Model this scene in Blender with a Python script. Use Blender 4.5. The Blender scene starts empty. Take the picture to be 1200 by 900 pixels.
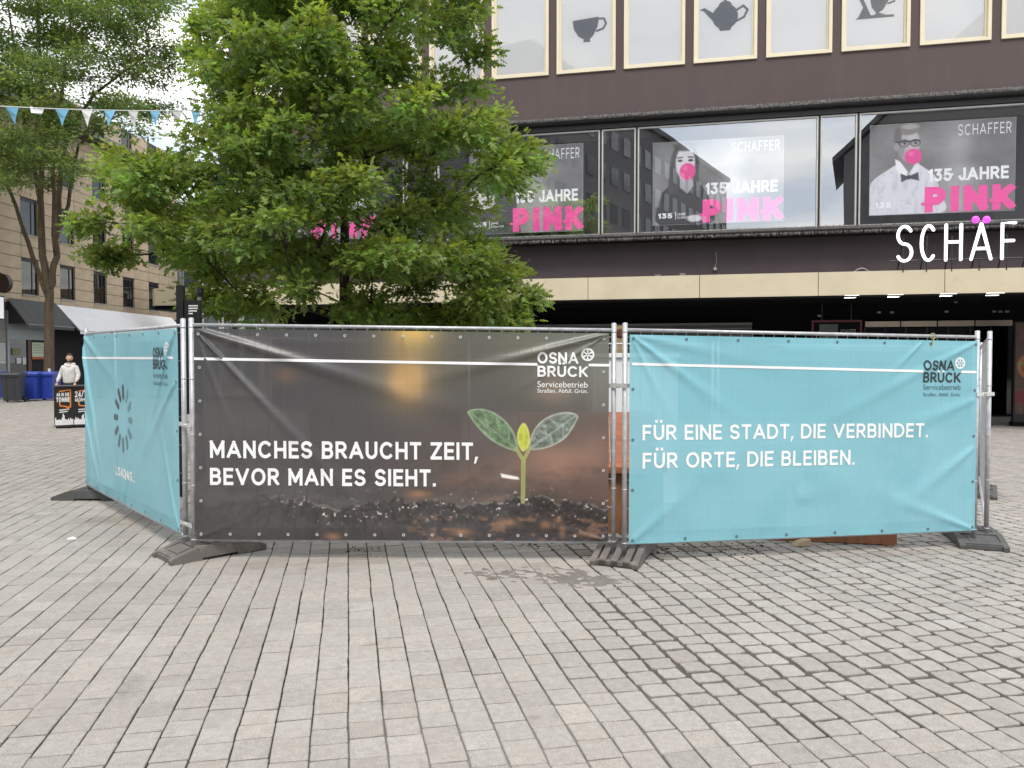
import bpy, math, random
import numpy as np
from mathutils import Vector, Matrix
random.seed(7); rng = np.random.default_rng(7)
SC = bpy.context.scene; COL = SC.collection
R = math.radians
# ------------------------------------------------------------------ camera
F = 900.0; PITCH = R(1.65); CZ = 1.67
cam = bpy.data.cameras.new('camera'); co = bpy.data.objects.new('camera', cam); COL.objects.link(co)
co.location = (0, 0, CZ); co.rotation_euler = (R(90) - PITCH, 0, 0)
cam.sensor_width = 36; cam.lens = 27.0; cam.clip_start = .05; cam.clip_end = 2000
SC.camera = co
# ------------------------------------------------------------------ sky and sun (overcast daylight)
SUN_EL, SUN_AZ = 58, 176
world = bpy.data.worlds.new('World'); SC.world = world; world.use_nodes = True
nt = world.node_tree; nt.nodes.clear()
def N(t, **k):
    n = nt.nodes.new(t)
    for a, b in k.items(): setattr(n, a, b)
    return n
sky = N('ShaderNodeTexSky', sky_type='NISHITA', sun_disc=False); sky.sun_elevation = R(SUN_EL); sky.sun_rotation = R(SUN_AZ); sky.air_density = 1.2; sky.dust_density = 2
sk = N('ShaderNodeVectorMath', operation='SCALE'); sk.inputs['Scale'].default_value = .11
nt.links.new(sky.outputs[0], sk.inputs[0])
tc = N('ShaderNodeTexCoord'); mp = N('ShaderNodeMapping'); mp.inputs['Scale'].default_value = (1, 1, 3.2)
nt.links.new(tc.outputs['Generated'], mp.inputs[0])
no = N('ShaderNodeTexNoise'); no.inputs['Scale'].default_value = 2.3; no.inputs['Detail'].default_value = 9; no.inputs['Roughness'].default_value = .58; no.inputs['Distortion'].default_value = .5
nt.links.new(mp.outputs[0], no.inputs['Vector'])
cr = N('ShaderNodeValToRGB'); cr.color_ramp.elements[0].position = .36; cr.color_ramp.elements[0].color = (.35, .35, .35, 1); cr.color_ramp.elements[1].position = .54; cr.color_ramp.elements[1].color = (1, 1, 1, 1)
nt.links.new(no.outputs['Fac'], cr.inputs[0])
no2 = N('ShaderNodeTexNoise'); no2.inputs['Scale'].default_value = 4.5; no2.inputs['Detail'].default_value = 6
nt.links.new(mp.outputs[0], no2.inputs['Vector'])
cc = N('ShaderNodeValToRGB'); cc.color_ramp.elements[0].position = .35; cc.color_ramp.elements[0].color = (.62, .69, .80, 1); cc.color_ramp.elements[1].position = .6; cc.color_ramp.elements[1].color = (1.16, 1.14, 1.09, 1)
nt.links.new(no2.outputs['Fac'], cc.inputs[0])
mx = N('ShaderNodeMix', data_type='RGBA')
nt.links.new(cr.outputs[0], mx.inputs[0]); nt.links.new(sk.outputs[0], mx.inputs[6]); nt.links.new(cc.outputs[0], mx.inputs[7])
bg = N('ShaderNodeBackground'); bg.inputs['Strength'].default_value = 1.0
wo = N('ShaderNodeOutputWorld'); nt.links.new(mx.outputs[2], bg.inputs[0]); nt.links.new(bg.outputs[0], wo.inputs[0])
sl = bpy.data.lights.new('sun', 'SUN'); sl.energy = 1.5; sl.angle = R(20); sl.color = (1, .95, .88)
so = bpy.data.objects.new('sun', sl); COL.objects.link(so); so.location = (8, -10, 30)
sd = Vector((math.sin(R(SUN_AZ)) * math.cos(R(SUN_EL)), math.cos(R(SUN_AZ)) * math.cos(R(SUN_EL)), math.sin(R(SUN_EL))))
so.rotation_euler = sd.to_track_quat('Z', 'Y').to_euler()
SC.view_settings.view_transform = 'Standard'; SC.view_settings.look = 'None'; SC.view_settings.exposure = .80; SC.view_settings.gamma = 1
# ------------------------------------------------------------------ helpers
def ray(px, py):
    x, y = (px - 600) / F, -(py - 450) / F
    return Vector((x, math.cos(PITCH) + y * math.sin(PITCH), -math.sin(PITCH) + y * math.cos(PITCH)))
CAM = Vector((0, 0, CZ))
def at(px, py, Y):
    d = ray(px, py); return CAM + d * (Y / d.y)
def gz(x, y=0): return -.011 * max(-40, min(40, x))
def gnd(px, py):
    d = ray(px, py); return CAM + d * (-CZ / (d.z + .011 * d.x))
class Plane:
    """vertical plane: origin O, ux along it, vy = horizontal normal pointing away from the viewer"""
    def __init__(s, O, ang):
        s.O = Vector(O); s.ang = ang; s.ux = Vector((math.cos(ang), math.sin(ang), 0)); s.vy = Vector((-math.sin(ang), math.cos(ang), 0))
    def px(s, px, py, c=0.):
        d = ray(px, py); t = (c - (CAM - s.O).dot(s.vy)) / d.dot(s.vy); P = CAM + d * t
        return (P - s.O).dot(s.ux), P.z - s.O.z
    def pt(s, u, c, z): return s.O + s.ux * u + s.vy * c + Vector((0, 0, z))
def srgb(*c):
    c = [v / 255 for v in c]
    return tuple(v / 12.92 if v <= .04045 else ((v + .055) / 1.055) ** 2.4 for v in c)
def sr(a):
    a = np.asarray(a, float) / 255
    return np.where(a <= .04045, a / 12.92, ((a + .055) / 1.055) ** 2.4)
MATS = {}
def mat(name, col=(.5, .5, .5), rough=.6, metal=0., var=.12, scale=4., bump=0., bscale=40., spec=.5, attr=None, emit=None, es=1., stretch=None, dirt=None, trans=0.):
    if name in MATS: return MATS[name]
    m = bpy.data.materials.new(name); m.use_nodes = True; t = m.node_tree; b = t.nodes['Principled BSDF']
    L = t.links.new; c0 = tuple(col) + (1,)
    tc = t.nodes.new('ShaderNodeTexCoord'); vec = tc.outputs['Object']
    if stretch:
        mp = t.nodes.new('ShaderNodeMapping'); mp.inputs['Scale'].default_value = stretch; L(vec, mp.inputs[0]); vec = mp.outputs[0]
    base = None
    if attr:
        a = t.nodes.new('ShaderNodeAttribute'); a.attribute_name = attr; base = a.outputs['Color']
    if var > 0:
        n = t.nodes.new('ShaderNodeTexNoise'); n.inputs['Scale'].default_value = scale; n.inputs['Detail'].default_value = 7; L(vec, n.inputs['Vector'])
        mr = t.nodes.new('ShaderNodeMapRange'); mr.inputs[1].default_value = .3; mr.inputs[2].default_value = .7; mr.inputs[3].default_value = 1 - var; mr.inputs[4].default_value = 1 + var
        L(n.outputs['Fac'], mr.inputs[0])
        v = t.nodes.new('ShaderNodeVectorMath'); v.operation = 'SCALE'; L(mr.outputs[0], v.inputs['Scale'])
        if base: L(base, v.inputs[0])
        else: v.inputs[0].default_value = col
        base = v.outputs[0]
    if dirt:
        dc, ds, lo = dirt
        n = t.nodes.new('ShaderNodeTexNoise'); n.inputs['Scale'].default_value = ds; n.inputs['Detail'].default_value = 8; n.inputs['Roughness'].default_value = .65; L(vec, n.inputs['Vector'])
        mr = t.nodes.new('ShaderNodeMapRange'); mr.inputs[1].default_value = lo; mr.inputs[2].default_value = lo + .22; L(n.outputs['Fac'], mr.inputs[0])
        q = t.nodes.new('ShaderNodeMix'); q.data_type = 'RGBA'; L(mr.outputs[0], q.inputs[0]); L(base, q.inputs[6]); q.inputs[7].default_value = tuple(dc) + (1,); base = q.outputs[2]
    if base: L(base, b.inputs['Base Color'])
    else: b.inputs['Base Color'].default_value = c0
    b.inputs['Roughness'].default_value = rough; b.inputs['Metallic'].default_value = metal; b.inputs['Specular IOR Level'].default_value = spec
    if bump:
        n = t.nodes.new('ShaderNodeTexNoise'); n.inputs['Scale'].default_value = bscale; n.inputs['Detail'].default_value = 5; L(vec, n.inputs['Vector'])
        bp = t.nodes.new('ShaderNodeBump'); bp.inputs['Strength'].default_value = bump; bp.inputs['Distance'].default_value = .01; L(n.outputs['Fac'], bp.inputs['Height']); L(bp.outputs[0], b.inputs['Normal'])
    if emit:
        b.inputs['Emission Color'].default_value = tuple(emit) + (1,); b.inputs['Emission Strength'].default_value = es
    if trans:
        tr = t.nodes.new('ShaderNodeBsdfTransparent'); ms = t.nodes.new('ShaderNodeMixShader'); ms.inputs[0].default_value = trans
        L(b.outputs[0], ms.inputs[1]); L(tr.outputs[0], ms.inputs[2]); L(ms.outputs[0], t.nodes['Material Output'].inputs[0])
    MATS[name] = m; return m
def glass(name, tint, refl, rough=0., add=False):
    m = bpy.data.materials.new(name); m.use_nodes = True; t = m.node_tree; t.nodes.clear()
    tr = t.nodes.new('ShaderNodeBsdfTransparent'); tr.inputs[0].default_value = tuple(tint) + (1,)
    gl = t.nodes.new('ShaderNodeBsdfGlossy'); gl.inputs['Roughness'].default_value = rough
    tc = t.nodes.new('ShaderNodeTexCoord'); n = t.nodes.new('ShaderNodeTexNoise'); n.inputs['Scale'].default_value = .5; n.inputs['Detail'].default_value = 1
    t.links.new(tc.outputs['Object'], n.inputs['Vector'])
    bp = t.nodes.new('ShaderNodeBump'); bp.inputs['Strength'].default_value = .12; bp.inputs['Distance'].default_value = .02
    t.links.new(n.outputs['Fac'], bp.inputs['Height']); t.links.new(bp.outputs[0], gl.inputs['Normal'])
    if add:
        tr.inputs[0].default_value = tuple(tint) + (1,); gl.inputs[0].default_value = (refl, refl, refl, 1); ms = t.nodes.new('ShaderNodeAddShader'); o = t.nodes.new('ShaderNodeOutputMaterial')
        t.links.new(tr.outputs[0], ms.inputs[0]); t.links.new(gl.outputs[0], ms.inputs[1]); t.links.new(ms.outputs[0], o.inputs[0]); MATS[name] = m; return m
    fr = t.nodes.new('ShaderNodeFresnel'); fr.inputs[0].default_value = 1.5
    ad = t.nodes.new('ShaderNodeMath'); ad.operation = 'ADD'; ad.use_clamp = True; ad.inputs[1].default_value = refl; t.links.new(fr.outputs[0], ad.inputs[0])
    ms = t.nodes.new('ShaderNodeMixShader'); o = t.nodes.new('ShaderNodeOutputMaterial')
    t.links.new(ad.outputs[0], ms.inputs[0]); t.links.new(tr.outputs[0], ms.inputs[1]); t.links.new(gl.outputs[0], ms.inputs[2]); t.links.new(ms.outputs[0], o.inputs[0])
    MATS[name] = m; return m
def link(name, me, m=None, parent=None, loc=None):
    o = bpy.data.objects.new(name, me); COL.objects.link(o)
    if m is not None and not isinstance(m, (list, tuple)): m = [m]
    for q in m or []: me.materials.append(q)
    if parent: o.parent = parent
    if loc is not None: o.location = loc
    return o
def thing(name, label, cat, loc=(0, 0, 0), rz=0., group=None):
    o = bpy.data.objects.new(name, None); COL.objects.link(o); o.empty_display_size = .2
    o.location = loc; o.rotation_euler = (0, 0, rz); return tag(o, label, cat, group)
def tag(o, label=None, cat=None, group=None, kind=None):
    if label: o['label'] = label
    if cat: o['category'] = cat
    if group: o['group'] = group
    if kind: o['kind'] = kind
    return o
class MB:
    def __init__(s): s.v = []; s.f = []; s.mi = []; s.m = 0
    def add(s, vs, fs):
        k = len(s.v); s.v += [tuple(p) for p in vs]; s.f += [tuple(i + k for i in f) for f in fs]; s.mi += [s.m] * len(fs); return s
    def box(s, x0, x1, y0, y1, z0, z1):
        return s.add([(x, y, z) for z in (z0, z1) for y in (y0, y1) for x in (x0, x1)], [(0, 2, 3, 1), (4, 5, 7, 6), (0, 1, 5, 4), (2, 6, 7, 3), (0, 4, 6, 2), (1, 3, 7, 5)])
    def cbox(s, x0, x1, y0, y1, z0, z1, c):
        """box with chamfered edges in x/z (front at y0)"""
        pts = [(x0 + c, z0), (x1 - c, z0), (x1, z0 + c), (x1, z1 - c), (x1 - c, z1), (x0 + c, z1), (x0, z1 - c), (x0, z0 + c)]
        return s.prism([(x, y0, z) for x, z in pts], (0, y1 - y0, 0))
    def prism(s, pts, d, cap=True):
        n = len(pts); d = Vector(d); a = [Vector(p) for p in pts]
        fs = [tuple((i, (i + 1) % n, (i + 1) % n + n, i + n)) for i in range(n)]
        if cap: fs += [tuple(range(n))[::-1], tuple(range(n, 2 * n))]
        return s.add([tuple(p) for p in a] + [tuple(p + d) for p in a], fs)
    def tube(s, pts, r, n=6, cap=True):
        pts = [Vector(p) for p in pts]; rs = r if isinstance(r, (list, tuple)) else [r] * len(pts)
        k = len(s.v); up = None
        for i, p in enumerate(pts):
            t = (pts[min(i + 1, len(pts) - 1)] - pts[max(i - 1, 0)]).normalized()
            if up is None: up = Vector((0, 0, 1)) if abs(t.z) < .9 else Vector((1, 0, 0))
            a = t.cross(up)
            if a.length < 1e-6: a = t.orthogonal()
            a.normalize(); b = a.cross(t).normalized(); up = b
            for j in range(n):
                w = 2 * math.pi * j / n; s.v.append(tuple(p + (a * math.cos(w) + b * math.sin(w)) * rs[i]))
        for i in range(len(pts) - 1):
            for j in range(n):
                j2 = (j + 1) % n; s.f.append((k + i * n + j, k + i * n + j2, k + (i + 1) * n + j2, k + (i + 1) * n + j)); s.mi.append(s.m)
        if cap:
            s.f.append(tuple(k + j for j in range(n))[::-1]); s.f.append(tuple(k + (len(pts) - 1) * n + j for j in range(n))); s.mi += [s.m] * 2
        return s
    def lathe(s, c, prof, n=24, arc=None):
        k = len(s.v)
        for r, z in prof:
            for j in range(n):
                w = 2 * math.pi * j / n; s.v.append((c[0] + r * math.cos(w), c[1] + r * math.sin(w), c[2] + z))
        for i in range(len(prof) - 1):
            for j in range(n):
                j2 = (j + 1) % n; s.f.append((k + i * n + j, k + i * n + j2, k + (i + 1) * n + j2, k + (i + 1) * n + j)); s.mi.append(s.m)
        return s
    def ball(s, c, r, nu=12, nv=8):
        rx, ry, rz = r if isinstance(r, (tuple, list)) else (r, r, r)
        k = len(s.v)
        for i in range(nv + 1):
            a = -math.pi / 2 + math.pi * i / nv
            for j in range(nu):
                w = 2 * math.pi * j / nu; s.v.append((c[0] + rx * math.cos(a) * math.cos(w), c[1] + ry * math.cos(a) * math.sin(w), c[2] + rz * math.sin(a)))
        for i in range(nv):
            for j in range(nu):
                j2 = (j + 1) % nu; s.f.append((k + i * nu + j, k + i * nu + j2, k + (i + 1) * nu + j2, k + (i + 1) * nu + j)); s.mi.append(s.m)
        return s
    def build(s, name, m, parent=None, smooth=False, loc=None):
        me = bpy.data.meshes.new(name); me.from_pydata(s.v, [], s.f)
        o = link(name, me, m, parent, loc)
        if any(s.mi): me.polygons.foreach_set('material_index', s.mi)
        if smooth: me.polygons.foreach_set('use_smooth', [True] * len(me.polygons))
        me.update(); return o
def npmesh(name, V, Fq, m, parent=None, smooth=False, color=None, cname='Col'):
    """V (n,3) array, Fq (k,4 or 3) array"""
    me = bpy.data.meshes.new(name); V = np.asarray(V, np.float32); Fq = np.asarray(Fq, np.int32); k, w = Fq.shape
    me.vertices.add(len(V)); me.vertices.foreach_set('co', V.ravel()); me.loops.add(k * w); me.loops.foreach_set('vertex_index', Fq.ravel())
    me.polygons.add(k); me.polygons.foreach_set('loop_start', np.arange(0, k * w, w, dtype=np.int32))
    me.polygons.foreach_set('use_smooth', np.full(k, smooth)); me.update(calc_edges=True)
    if color is not None:
        a = me.attributes.new(cname, 'FLOAT_COLOR', 'POINT'); c = np.ones((len(V), 4), np.float32); c[:, :3] = color; a.data.foreach_set('color', c.ravel())
    return link(name, me, m, parent)
def skin(name, vs, es, m, parent, sub=2):
    """vs: list of (x,y,z,r) ; root first"""
    me = bpy.data.meshes.new(name); me.from_pydata([v[:3] for v in vs], es, [])
    o = bpy.data.objects.new(name, me); COL.objects.link(o)
    md = o.modifiers.new('skin', 'SKIN'); 
    for i, v in enumerate(vs):
        r = v[3] if isinstance(v[3], tuple) else (v[3], v[3])
        me.skin_vertices[0].data[i].radius = r; me.skin_vertices[0].data[i].use_root = (i == 0)
    o.modifiers.new('sub', 'SUBSURF').levels = sub; o.modifiers['sub'].render_levels = sub
    dg = bpy.context.evaluated_depsgraph_get(); dg.update(); ev = o.evaluated_get(dg)
    m2 = bpy.data.meshes.new_from_object(ev); m2.name = name
    bpy.data.objects.remove(o); m2.materials.clear()
    for p in m2.polygons: p.use_smooth = True
    return link(name, m2, m, parent)
def vnoise(x, y, seed=0, oct=4):
    """numpy value noise 0..1"""
    out = 0; amp = 1; tot = 0
    for o in range(oct):
        g = np.random.default_rng(seed + o * 17).random((64, 64))
        xi = np.floor(x).astype(int); yi = np.floor(y).astype(int); fx = x - xi; fy = y - yi; fx = fx * fx * (3 - 2 * fx); fy = fy * fy * (3 - 2 * fy)
        a = g[yi % 64, xi % 64]; b = g[yi % 64, (xi + 1) % 64]; c = g[(yi + 1) % 64, xi % 64]; d = g[(yi + 1) % 64, (xi + 1) % 64]
        out = out + amp * ((a * (1 - fx) + b * fx) * (1 - fy) + (c * (1 - fx) + d * fx) * fy); tot += amp; amp *= .5; x = x * 2.03; y = y * 2.03
    return out / tot
def polymask(X, Y, poly, soft=0):
    ins = np.zeros(X.shape, bool); n = len(poly); dist = np.full(X.shape, 1e9)
    for i in range(n):
        x0, y0 = poly[i]; x1, y1 = poly[(i + 1) % n]
        c = ((y0 > Y) != (y1 > Y)) & (X < (x1 - x0) * (Y - y0) / ((y1 - y0) or 1e-9) + x0); ins ^= c
        if soft:
            L2 = (x1 - x0) ** 2 + (y1 - y0) ** 2 or 1e-9; t = np.clip(((X - x0) * (x1 - x0) + (Y - y0) * (y1 - y0)) / L2, 0, 1)
            dist = np.minimum(dist, np.hypot(X - x0 - t * (x1 - x0), Y - y0 - t * (y1 - y0)))
    if not soft: return ins.astype(float), dist
    return np.clip(.5 + np.where(ins, dist, -dist) / soft, 0, 1), dist
def seg(X, Y, p, q):
    (x0, y0), (x1, y1) = p, q; L2 = (x1 - x0) ** 2 + (y1 - y0) ** 2
    t = np.clip(((X - x0) * (x1 - x0) + (Y - y0) * (y1 - y0)) / L2, 0, 1); return np.hypot(X - x0 - t * (x1 - x0), Y - y0 - t * (y1 - y0))
def lay(C, m, col):
    m = np.asarray(m)[..., None]; return C * (1 - m) + np.asarray(col, float) * m
# ------------------------------------------------------------------ stroke lettering
def arc(cx, cy, rx, ry, a0, a1, n=10):
    return [(cx + rx * math.cos(R(a0 + (a1 - a0) * i / n)), cy + ry * math.sin(R(a0 + (a1 - a0) * i / n))) for i in range(n + 1)]
GL = {
 'A': (.88, [[(0, 0), (.5, 1)], [(.5, 1), (1, 0)], [(.17, .3), (.83, .3)]]),
 'B': (.66, [[(0, 0), (0, 1)], [(0, 1)] + arc(.55, .765, .38, .235, 90, -90) + [(0, .53)], [(.5, .53)] + arc(.62, .265, .38, .265, 90, -90) + [(0, 0)]]),
 'C': (.84, [arc(.53, .5, .53, .5, 48, 312, 16)]),
 'D': (.78, [[(0, 0), (0, 1)], [(0, 1)] + arc(.42, .5, .58, .5, 90, -90, 14) + [(0, 0)]]),
 'E': (.56, [[(1, 1), (0, 1), (0, 0), (1, 0)], [(0, .51), (.9, .51)]]),
 'F': (.54, [[(1, 1), (0, 1), (0, 0)], [(0, .5), (.88, .5)]]),
 'G': (.86, [arc(.52, .5, .52, .5, 48, 345, 16) + [(1, .48), (.58, .48)]]),
 'H': (.72, [[(0, 0), (0, 1)], [(1, 0), (1, 1)], [(0, .51), (1, .51)]]),
 'I': (.0, [[(0, 0), (0, 1)]]),
 'J': (.5, [[(1, 1), (1, .3)] + arc(.5, .28, .5, .28, 0, -170, 8)]),
 'K': (.68, [[(0, 0), (0, 1)], [(.98, 1), (.02, .38)], [(.32, .58), (1, 0)]]),
 'L': (.54, [[(0, 1), (0, 0), (1, 0)]]),
 'M': (.9, [[(0, 0), (0, 1)], [(0, 1), (.5, .22)], [(.5, .22), (1, 1)], [(1, 1), (1, 0)]]),
 'N': (.74, [[(0, 0), (0, 1)], [(0, 1), (1, 0)], [(1, 0), (1, 1)]]),
 'O': (.9, [arc(.5, .5, .5, .5, 0, 360, 26)]),
 'P': (.64, [[(0, 0), (0, 1)], [(0, 1)] + arc(.55, .72, .45, .28, 90, -90) + [(0, .44)]]),
 'R': (.66, [[(0, 0), (0, 1)], [(0, 1)] + arc(.55, .73, .42, .27, 90, -90) + [(0, .46)], [(.48, .46), (1, 0)]]),
 'S': (.66, [arc(.5, .745, .47, .255, 28, 270, 12) + arc(.5, .245, .5, .245, 90, -152, 12)[1:]]),
 'T': (.66, [[(0, 1), (1, 1)], [(.5, 1), (.5, 0)]]),
 'U': (.7, [[(0, 1), (0, .36)] + arc(.5, .36, .5, .36, 180, 360, 12)[1:] + [(1, 1)]]),
 'V': (.84, [[(0, 1), (.5, 0)], [(.5, 0), (1, 1)]]),
 'Z': (.66, [[(0, 1), (1, 1)], [(1, 1), (0, 0)], [(0, 0), (1, 0)]]),
 '1': (.2, [[(1, 0), (1, 1)], [(1, 1), (0, .82)]]),
 '2': (.6, [arc(.5, .72, .5, .28, 165, -35, 12) + [(0, 0), (1, 0)]]),
 '3': (.6, [[(.05, 1), (.9, 1), (.42, .6)], arc(.45, .3, .52, .3, 85, -150, 12)]),
 '4': (.66, [[(.75, 0), (.75, 1), (0, .25), (1, .25)]]),
 '5': (.6, [[(.95, 1), (.12, 1), (.07, .56)] + arc(.48, .31, .52, .31, 115, -150, 12)]),
 '7': (.6, [[(0, 1), (1, 1), (.3, 0)]]),
 '/': (.4, [[(0, 0), (1, 1)]]),
 ' ': (.12, []), '.': (.0, 'dot'), ',': (.02, 'comma'), '|': (.0, [[(0, -.1), (0, 1.1)]]),
}
def stroke_text(txt, th=.13, track=.2, width=None, extra=None, umlaut=True):
    """ribbons of (left,right) points in cap-height units; th = stroke thickness. width: total width wanted"""
    h = th / 2; out = []; x = 0; gi = stroke_text.gi = []
    for gk, ch in enumerate(txt):
        while len(gi) < len(out): gi.append(gk - 1)
        base = {'Ü': 'U', 'Ä': 'A', 'Ö': 'O'}.get(ch, ch); W, st = GL[base]
        if st == 'dot': st = [[(0, 0), (0, .001)]]; out.append([((x, 0), (x + th, 0)), ((x, th), (x + th, th))]); x += th + track * .8; continue
        if st == 'comma': out.append([((x - .4 * th, -th * 1.1), (x + .1 * th, -th * 1.1)), ((x, th), (x + th, th))]); x += th + track * .8; continue
        Wc = W * (1 - th) if W else 0
        for s in st:
            P = []
            for (a, b) in s: P.append(Vector((x + h + a * Wc, h + b * (1 - 2 * h))))
            closed = (P[0] - P[-1]).length < 1e-4
            if not closed:
                P[0] = P[0] + (P[0] - P[1]).normalized() * h; P[-1] = P[-1] + (P[-1] - P[-2]).normalized() * h
            Q = [P[0]]
            for i in range(1, len(P)):
                n = max(1, int((P[i] - P[i - 1]).length / .2))
                for k in range(1, n + 1): Q.append(P[i - 1].lerp(P[i], k / n))
            rb = []
            for i, p in enumerate(Q):
                if closed: a = (p - Q[i - 1 if i else -2]).normalized(); b = (Q[i + 1 if i < len(Q) - 1 else 1] - p).normalized()
                else:
                    a = (p - Q[i - 1]).normalized() if i else (Q[1] - p).normalized(); b = (Q[i + 1] - p).normalized() if i < len(Q) - 1 else a
                t = (a + b).normalized() if (a + b).length > .01 else a; nn = Vector((-t.y, t.x)); c = max(.5, nn.dot(Vector((-a.y, a.x))))
                l = p + nn * h / c; r = p - nn * h / c
                cl = lambda v: (v.x, min(1, max(0, v.y))) if ch not in '|' else (v.x, v.y)
                rb.append((cl(l), cl(r)))
            out.append(rb)
        if ch in 'ÜÄÖ' and umlaut:
            for q in (.22, .78):
                cx = x + h + q * Wc; d = th * .55; out.append([((cx - d, 1.12), (cx + d, 1.12)), ((cx - d, 1.12 + 2 * d), (cx + d, 1.12 + 2 * d))])
        x += Wc + th + track
        if ch == ' ': x += .02
    while len(gi) < len(out): gi.append(len(txt) - 1)
    x -= track
    if width: k = width / x; out = [[((a[0] * k, a[1]), (b[0] * k, b[1])) for a, b in rb] for rb in out]
    return out, (width or x)
def ribbons(mb, rbs, fn, lift=.0002):
    """fn(x,y,layer)->3D point"""
    for k, rb in enumerate(rbs):
        vs = []
        for l, r in rb: vs += [fn(l[0], l[1], k * lift), fn(r[0], r[1], k * lift)]
        mb.add(vs, [(2 * i, 2 * i + 1, 2 * i + 3, 2 * i + 2) for i in range(len(rb) - 1)])
def letters(rbs, fn, m, parent, name='letter', lift=.0002):
    """every letter a mesh of its own"""
    gi = list(stroke_text.gi); o = None
    for g in sorted(set(gi)):
        mb = MB(); ribbons(mb, [r for r, k in zip(rbs, gi) if k == g], fn, lift); o = mb.build(name, m, parent)
    return o
def font_text(txt, size):
    cu = bpy.data.curves.new('t', 'FONT'); cu.body = txt; cu.size = size; o = bpy.data.objects.new('t', cu); COL.objects.link(o)
    dg = bpy.context.evaluated_depsgraph_get(); dg.update(); me = bpy.data.meshes.new_from_object(o.evaluated_get(dg))
    v = [tuple(p.co) for p in me.vertices]; f = [tuple(p.vertices) for p in me.polygons]
    bpy.data.objects.remove(o); bpy.data.curves.remove(cu); bpy.data.meshes.remove(me); return v, f
# ------------------------------------------------------------------ materials
steel = mat('galvanised_steel', (.50, .51, .53), .45, .45, .18, 14, .15, 60, dirt=((.24, .19, .15), 22, .64))
brown = mat('brown_plaster', srgb(88, 76, 76), .75, 0, .07, 2.2, .25, 90, .3, stretch=(1, 1, .13), dirt=(srgb(86, 76, 78), .6, .55))
brownd = mat('dark_brown_plaster', srgb(86, 76, 78), .8, 0, .08, 1.2, .2, 60, .3)
black = mat('black_metal', (.012, .012, .013), .45, 0, .2, 5)
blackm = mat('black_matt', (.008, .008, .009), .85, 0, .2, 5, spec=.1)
cream = mat('cream_metal', srgb(200, 189, 163), .5, 0, .05, 1.5, dirt=(srgb(170, 158, 130), 1.1, .6))
creamf = mat('cream_window_frame', srgb(222, 212, 186), .4, 0, .04, 2)
light_frame = mat('pale_metal_frame', (.5, .5, .48), .4, .3, .1, 4)
white = mat('white_paint', (.78, .78, .78), .5, 0, .05, 3)
stonecol = mat('grey_granite', (.30, .285, .27), .8, 0, .24, 190, .6, 160, .3, attr='Col', dirt=((.19, .172, .155), 2.2, .60))
def stone_material():
    t = stonecol.node_tree; L_ = t.links.new; bs = t.nodes['Principled BSDF']; src = bs.inputs['Base Color'].links[0].from_socket; tc = [n for n in t.nodes if n.type == 'TEX_COORD'][0]
    ge = t.nodes.new('ShaderNodeNewGeometry'); pos = ge.outputs['Position']
    def nz(s, d=6, r=.55):
        n = t.nodes.new('ShaderNodeTexNoise'); n.inputs['Scale'].default_value = s; n.inputs['Detail'].default_value = d; n.inputs['Roughness'].default_value = r; L_(pos, n.inputs['Vector']); return n.outputs['Fac']
    def mr(s, a, b_, c, d):
        n = t.nodes.new('ShaderNodeMapRange'); L_(s, n.inputs[0])
        for k, v in enumerate((a, b_, c, d)): n.inputs[1 + k].default_value = v
        return n.outputs[0]
    def mixn(f, a, col):
        q = t.nodes.new('ShaderNodeMix'); q.data_type = 'RGBA'; L_(f, q.inputs[0]); L_(a, q.inputs[6]); q.inputs[7].default_value = col + (1,); return q.outputs[2]
    v = t.nodes.new('ShaderNodeVectorMath'); v.operation = 'SCALE'; L_(src, v.inputs[0]); L_(mr(nz(26), .3, .7, .90, 1.10), v.inputs['Scale']); c = v.outputs[0]
    c = mixn(mr(nz(1.9, 8, .7), .56, .74, 0, .38), c, (.46, .445, .42)); c = mixn(mr(nz(75, 4, .7), .60, .74, 0, .5), c, (.17, .155, .14))
    vo = t.nodes.new('ShaderNodeTexVoronoi'); vo.inputs['Scale'].default_value = 1.7; L_(pos, vo.inputs['Vector']); c = mixn(mr(vo.outputs['Distance'], .018, .028, .7, 0), c, (.13, .12, .11))
    vo = t.nodes.new('ShaderNodeTexVoronoi'); vo.inputs['Scale'].default_value = 2.9; L_(pos, vo.inputs['Vector']); c = mixn(mr(vo.outputs['Distance'], .016, .03, .5, 0), c, (.5, .49, .47)); L_(c, bs.inputs['Base Color'])
    for n in t.nodes:
        if n.type == 'TEX_NOISE' and n.inputs['Vector'].is_linked and n.inputs['Vector'].links[0].from_socket == tc.outputs['Object']: L_(pos, n.inputs['Vector'])
stone_material()
# ------------------------------------------------------------------ ground
gv = []; xs = [-900, -300, -100, -40, -20, 0, 20, 40, 100, 300, 900]; ys = [-400, -100, -30, 0, 20, 40, 80, 200, 500, 1200]
V = [(x, y, gz(x) - .02) for y in ys for x in xs]; nx = len(xs)
Fq = [(j * nx + i, j * nx + i + 1, (j + 1) * nx + i + 1, (j + 1) * nx + i) for j in range(len(ys) - 1) for i in range(nx - 1)]
gm = mat('plaza_surface', (.32, .302, .283), .85, 0, .15, 1.5, .3, 30)
tag(npmesh('ground', V, Fq, gm), kind='structure')
E1 = Vector((.9777, .2102)); E2 = Vector((-.2102, .9777))
def facade_y(x): return 23.6 - .216 * x
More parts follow.
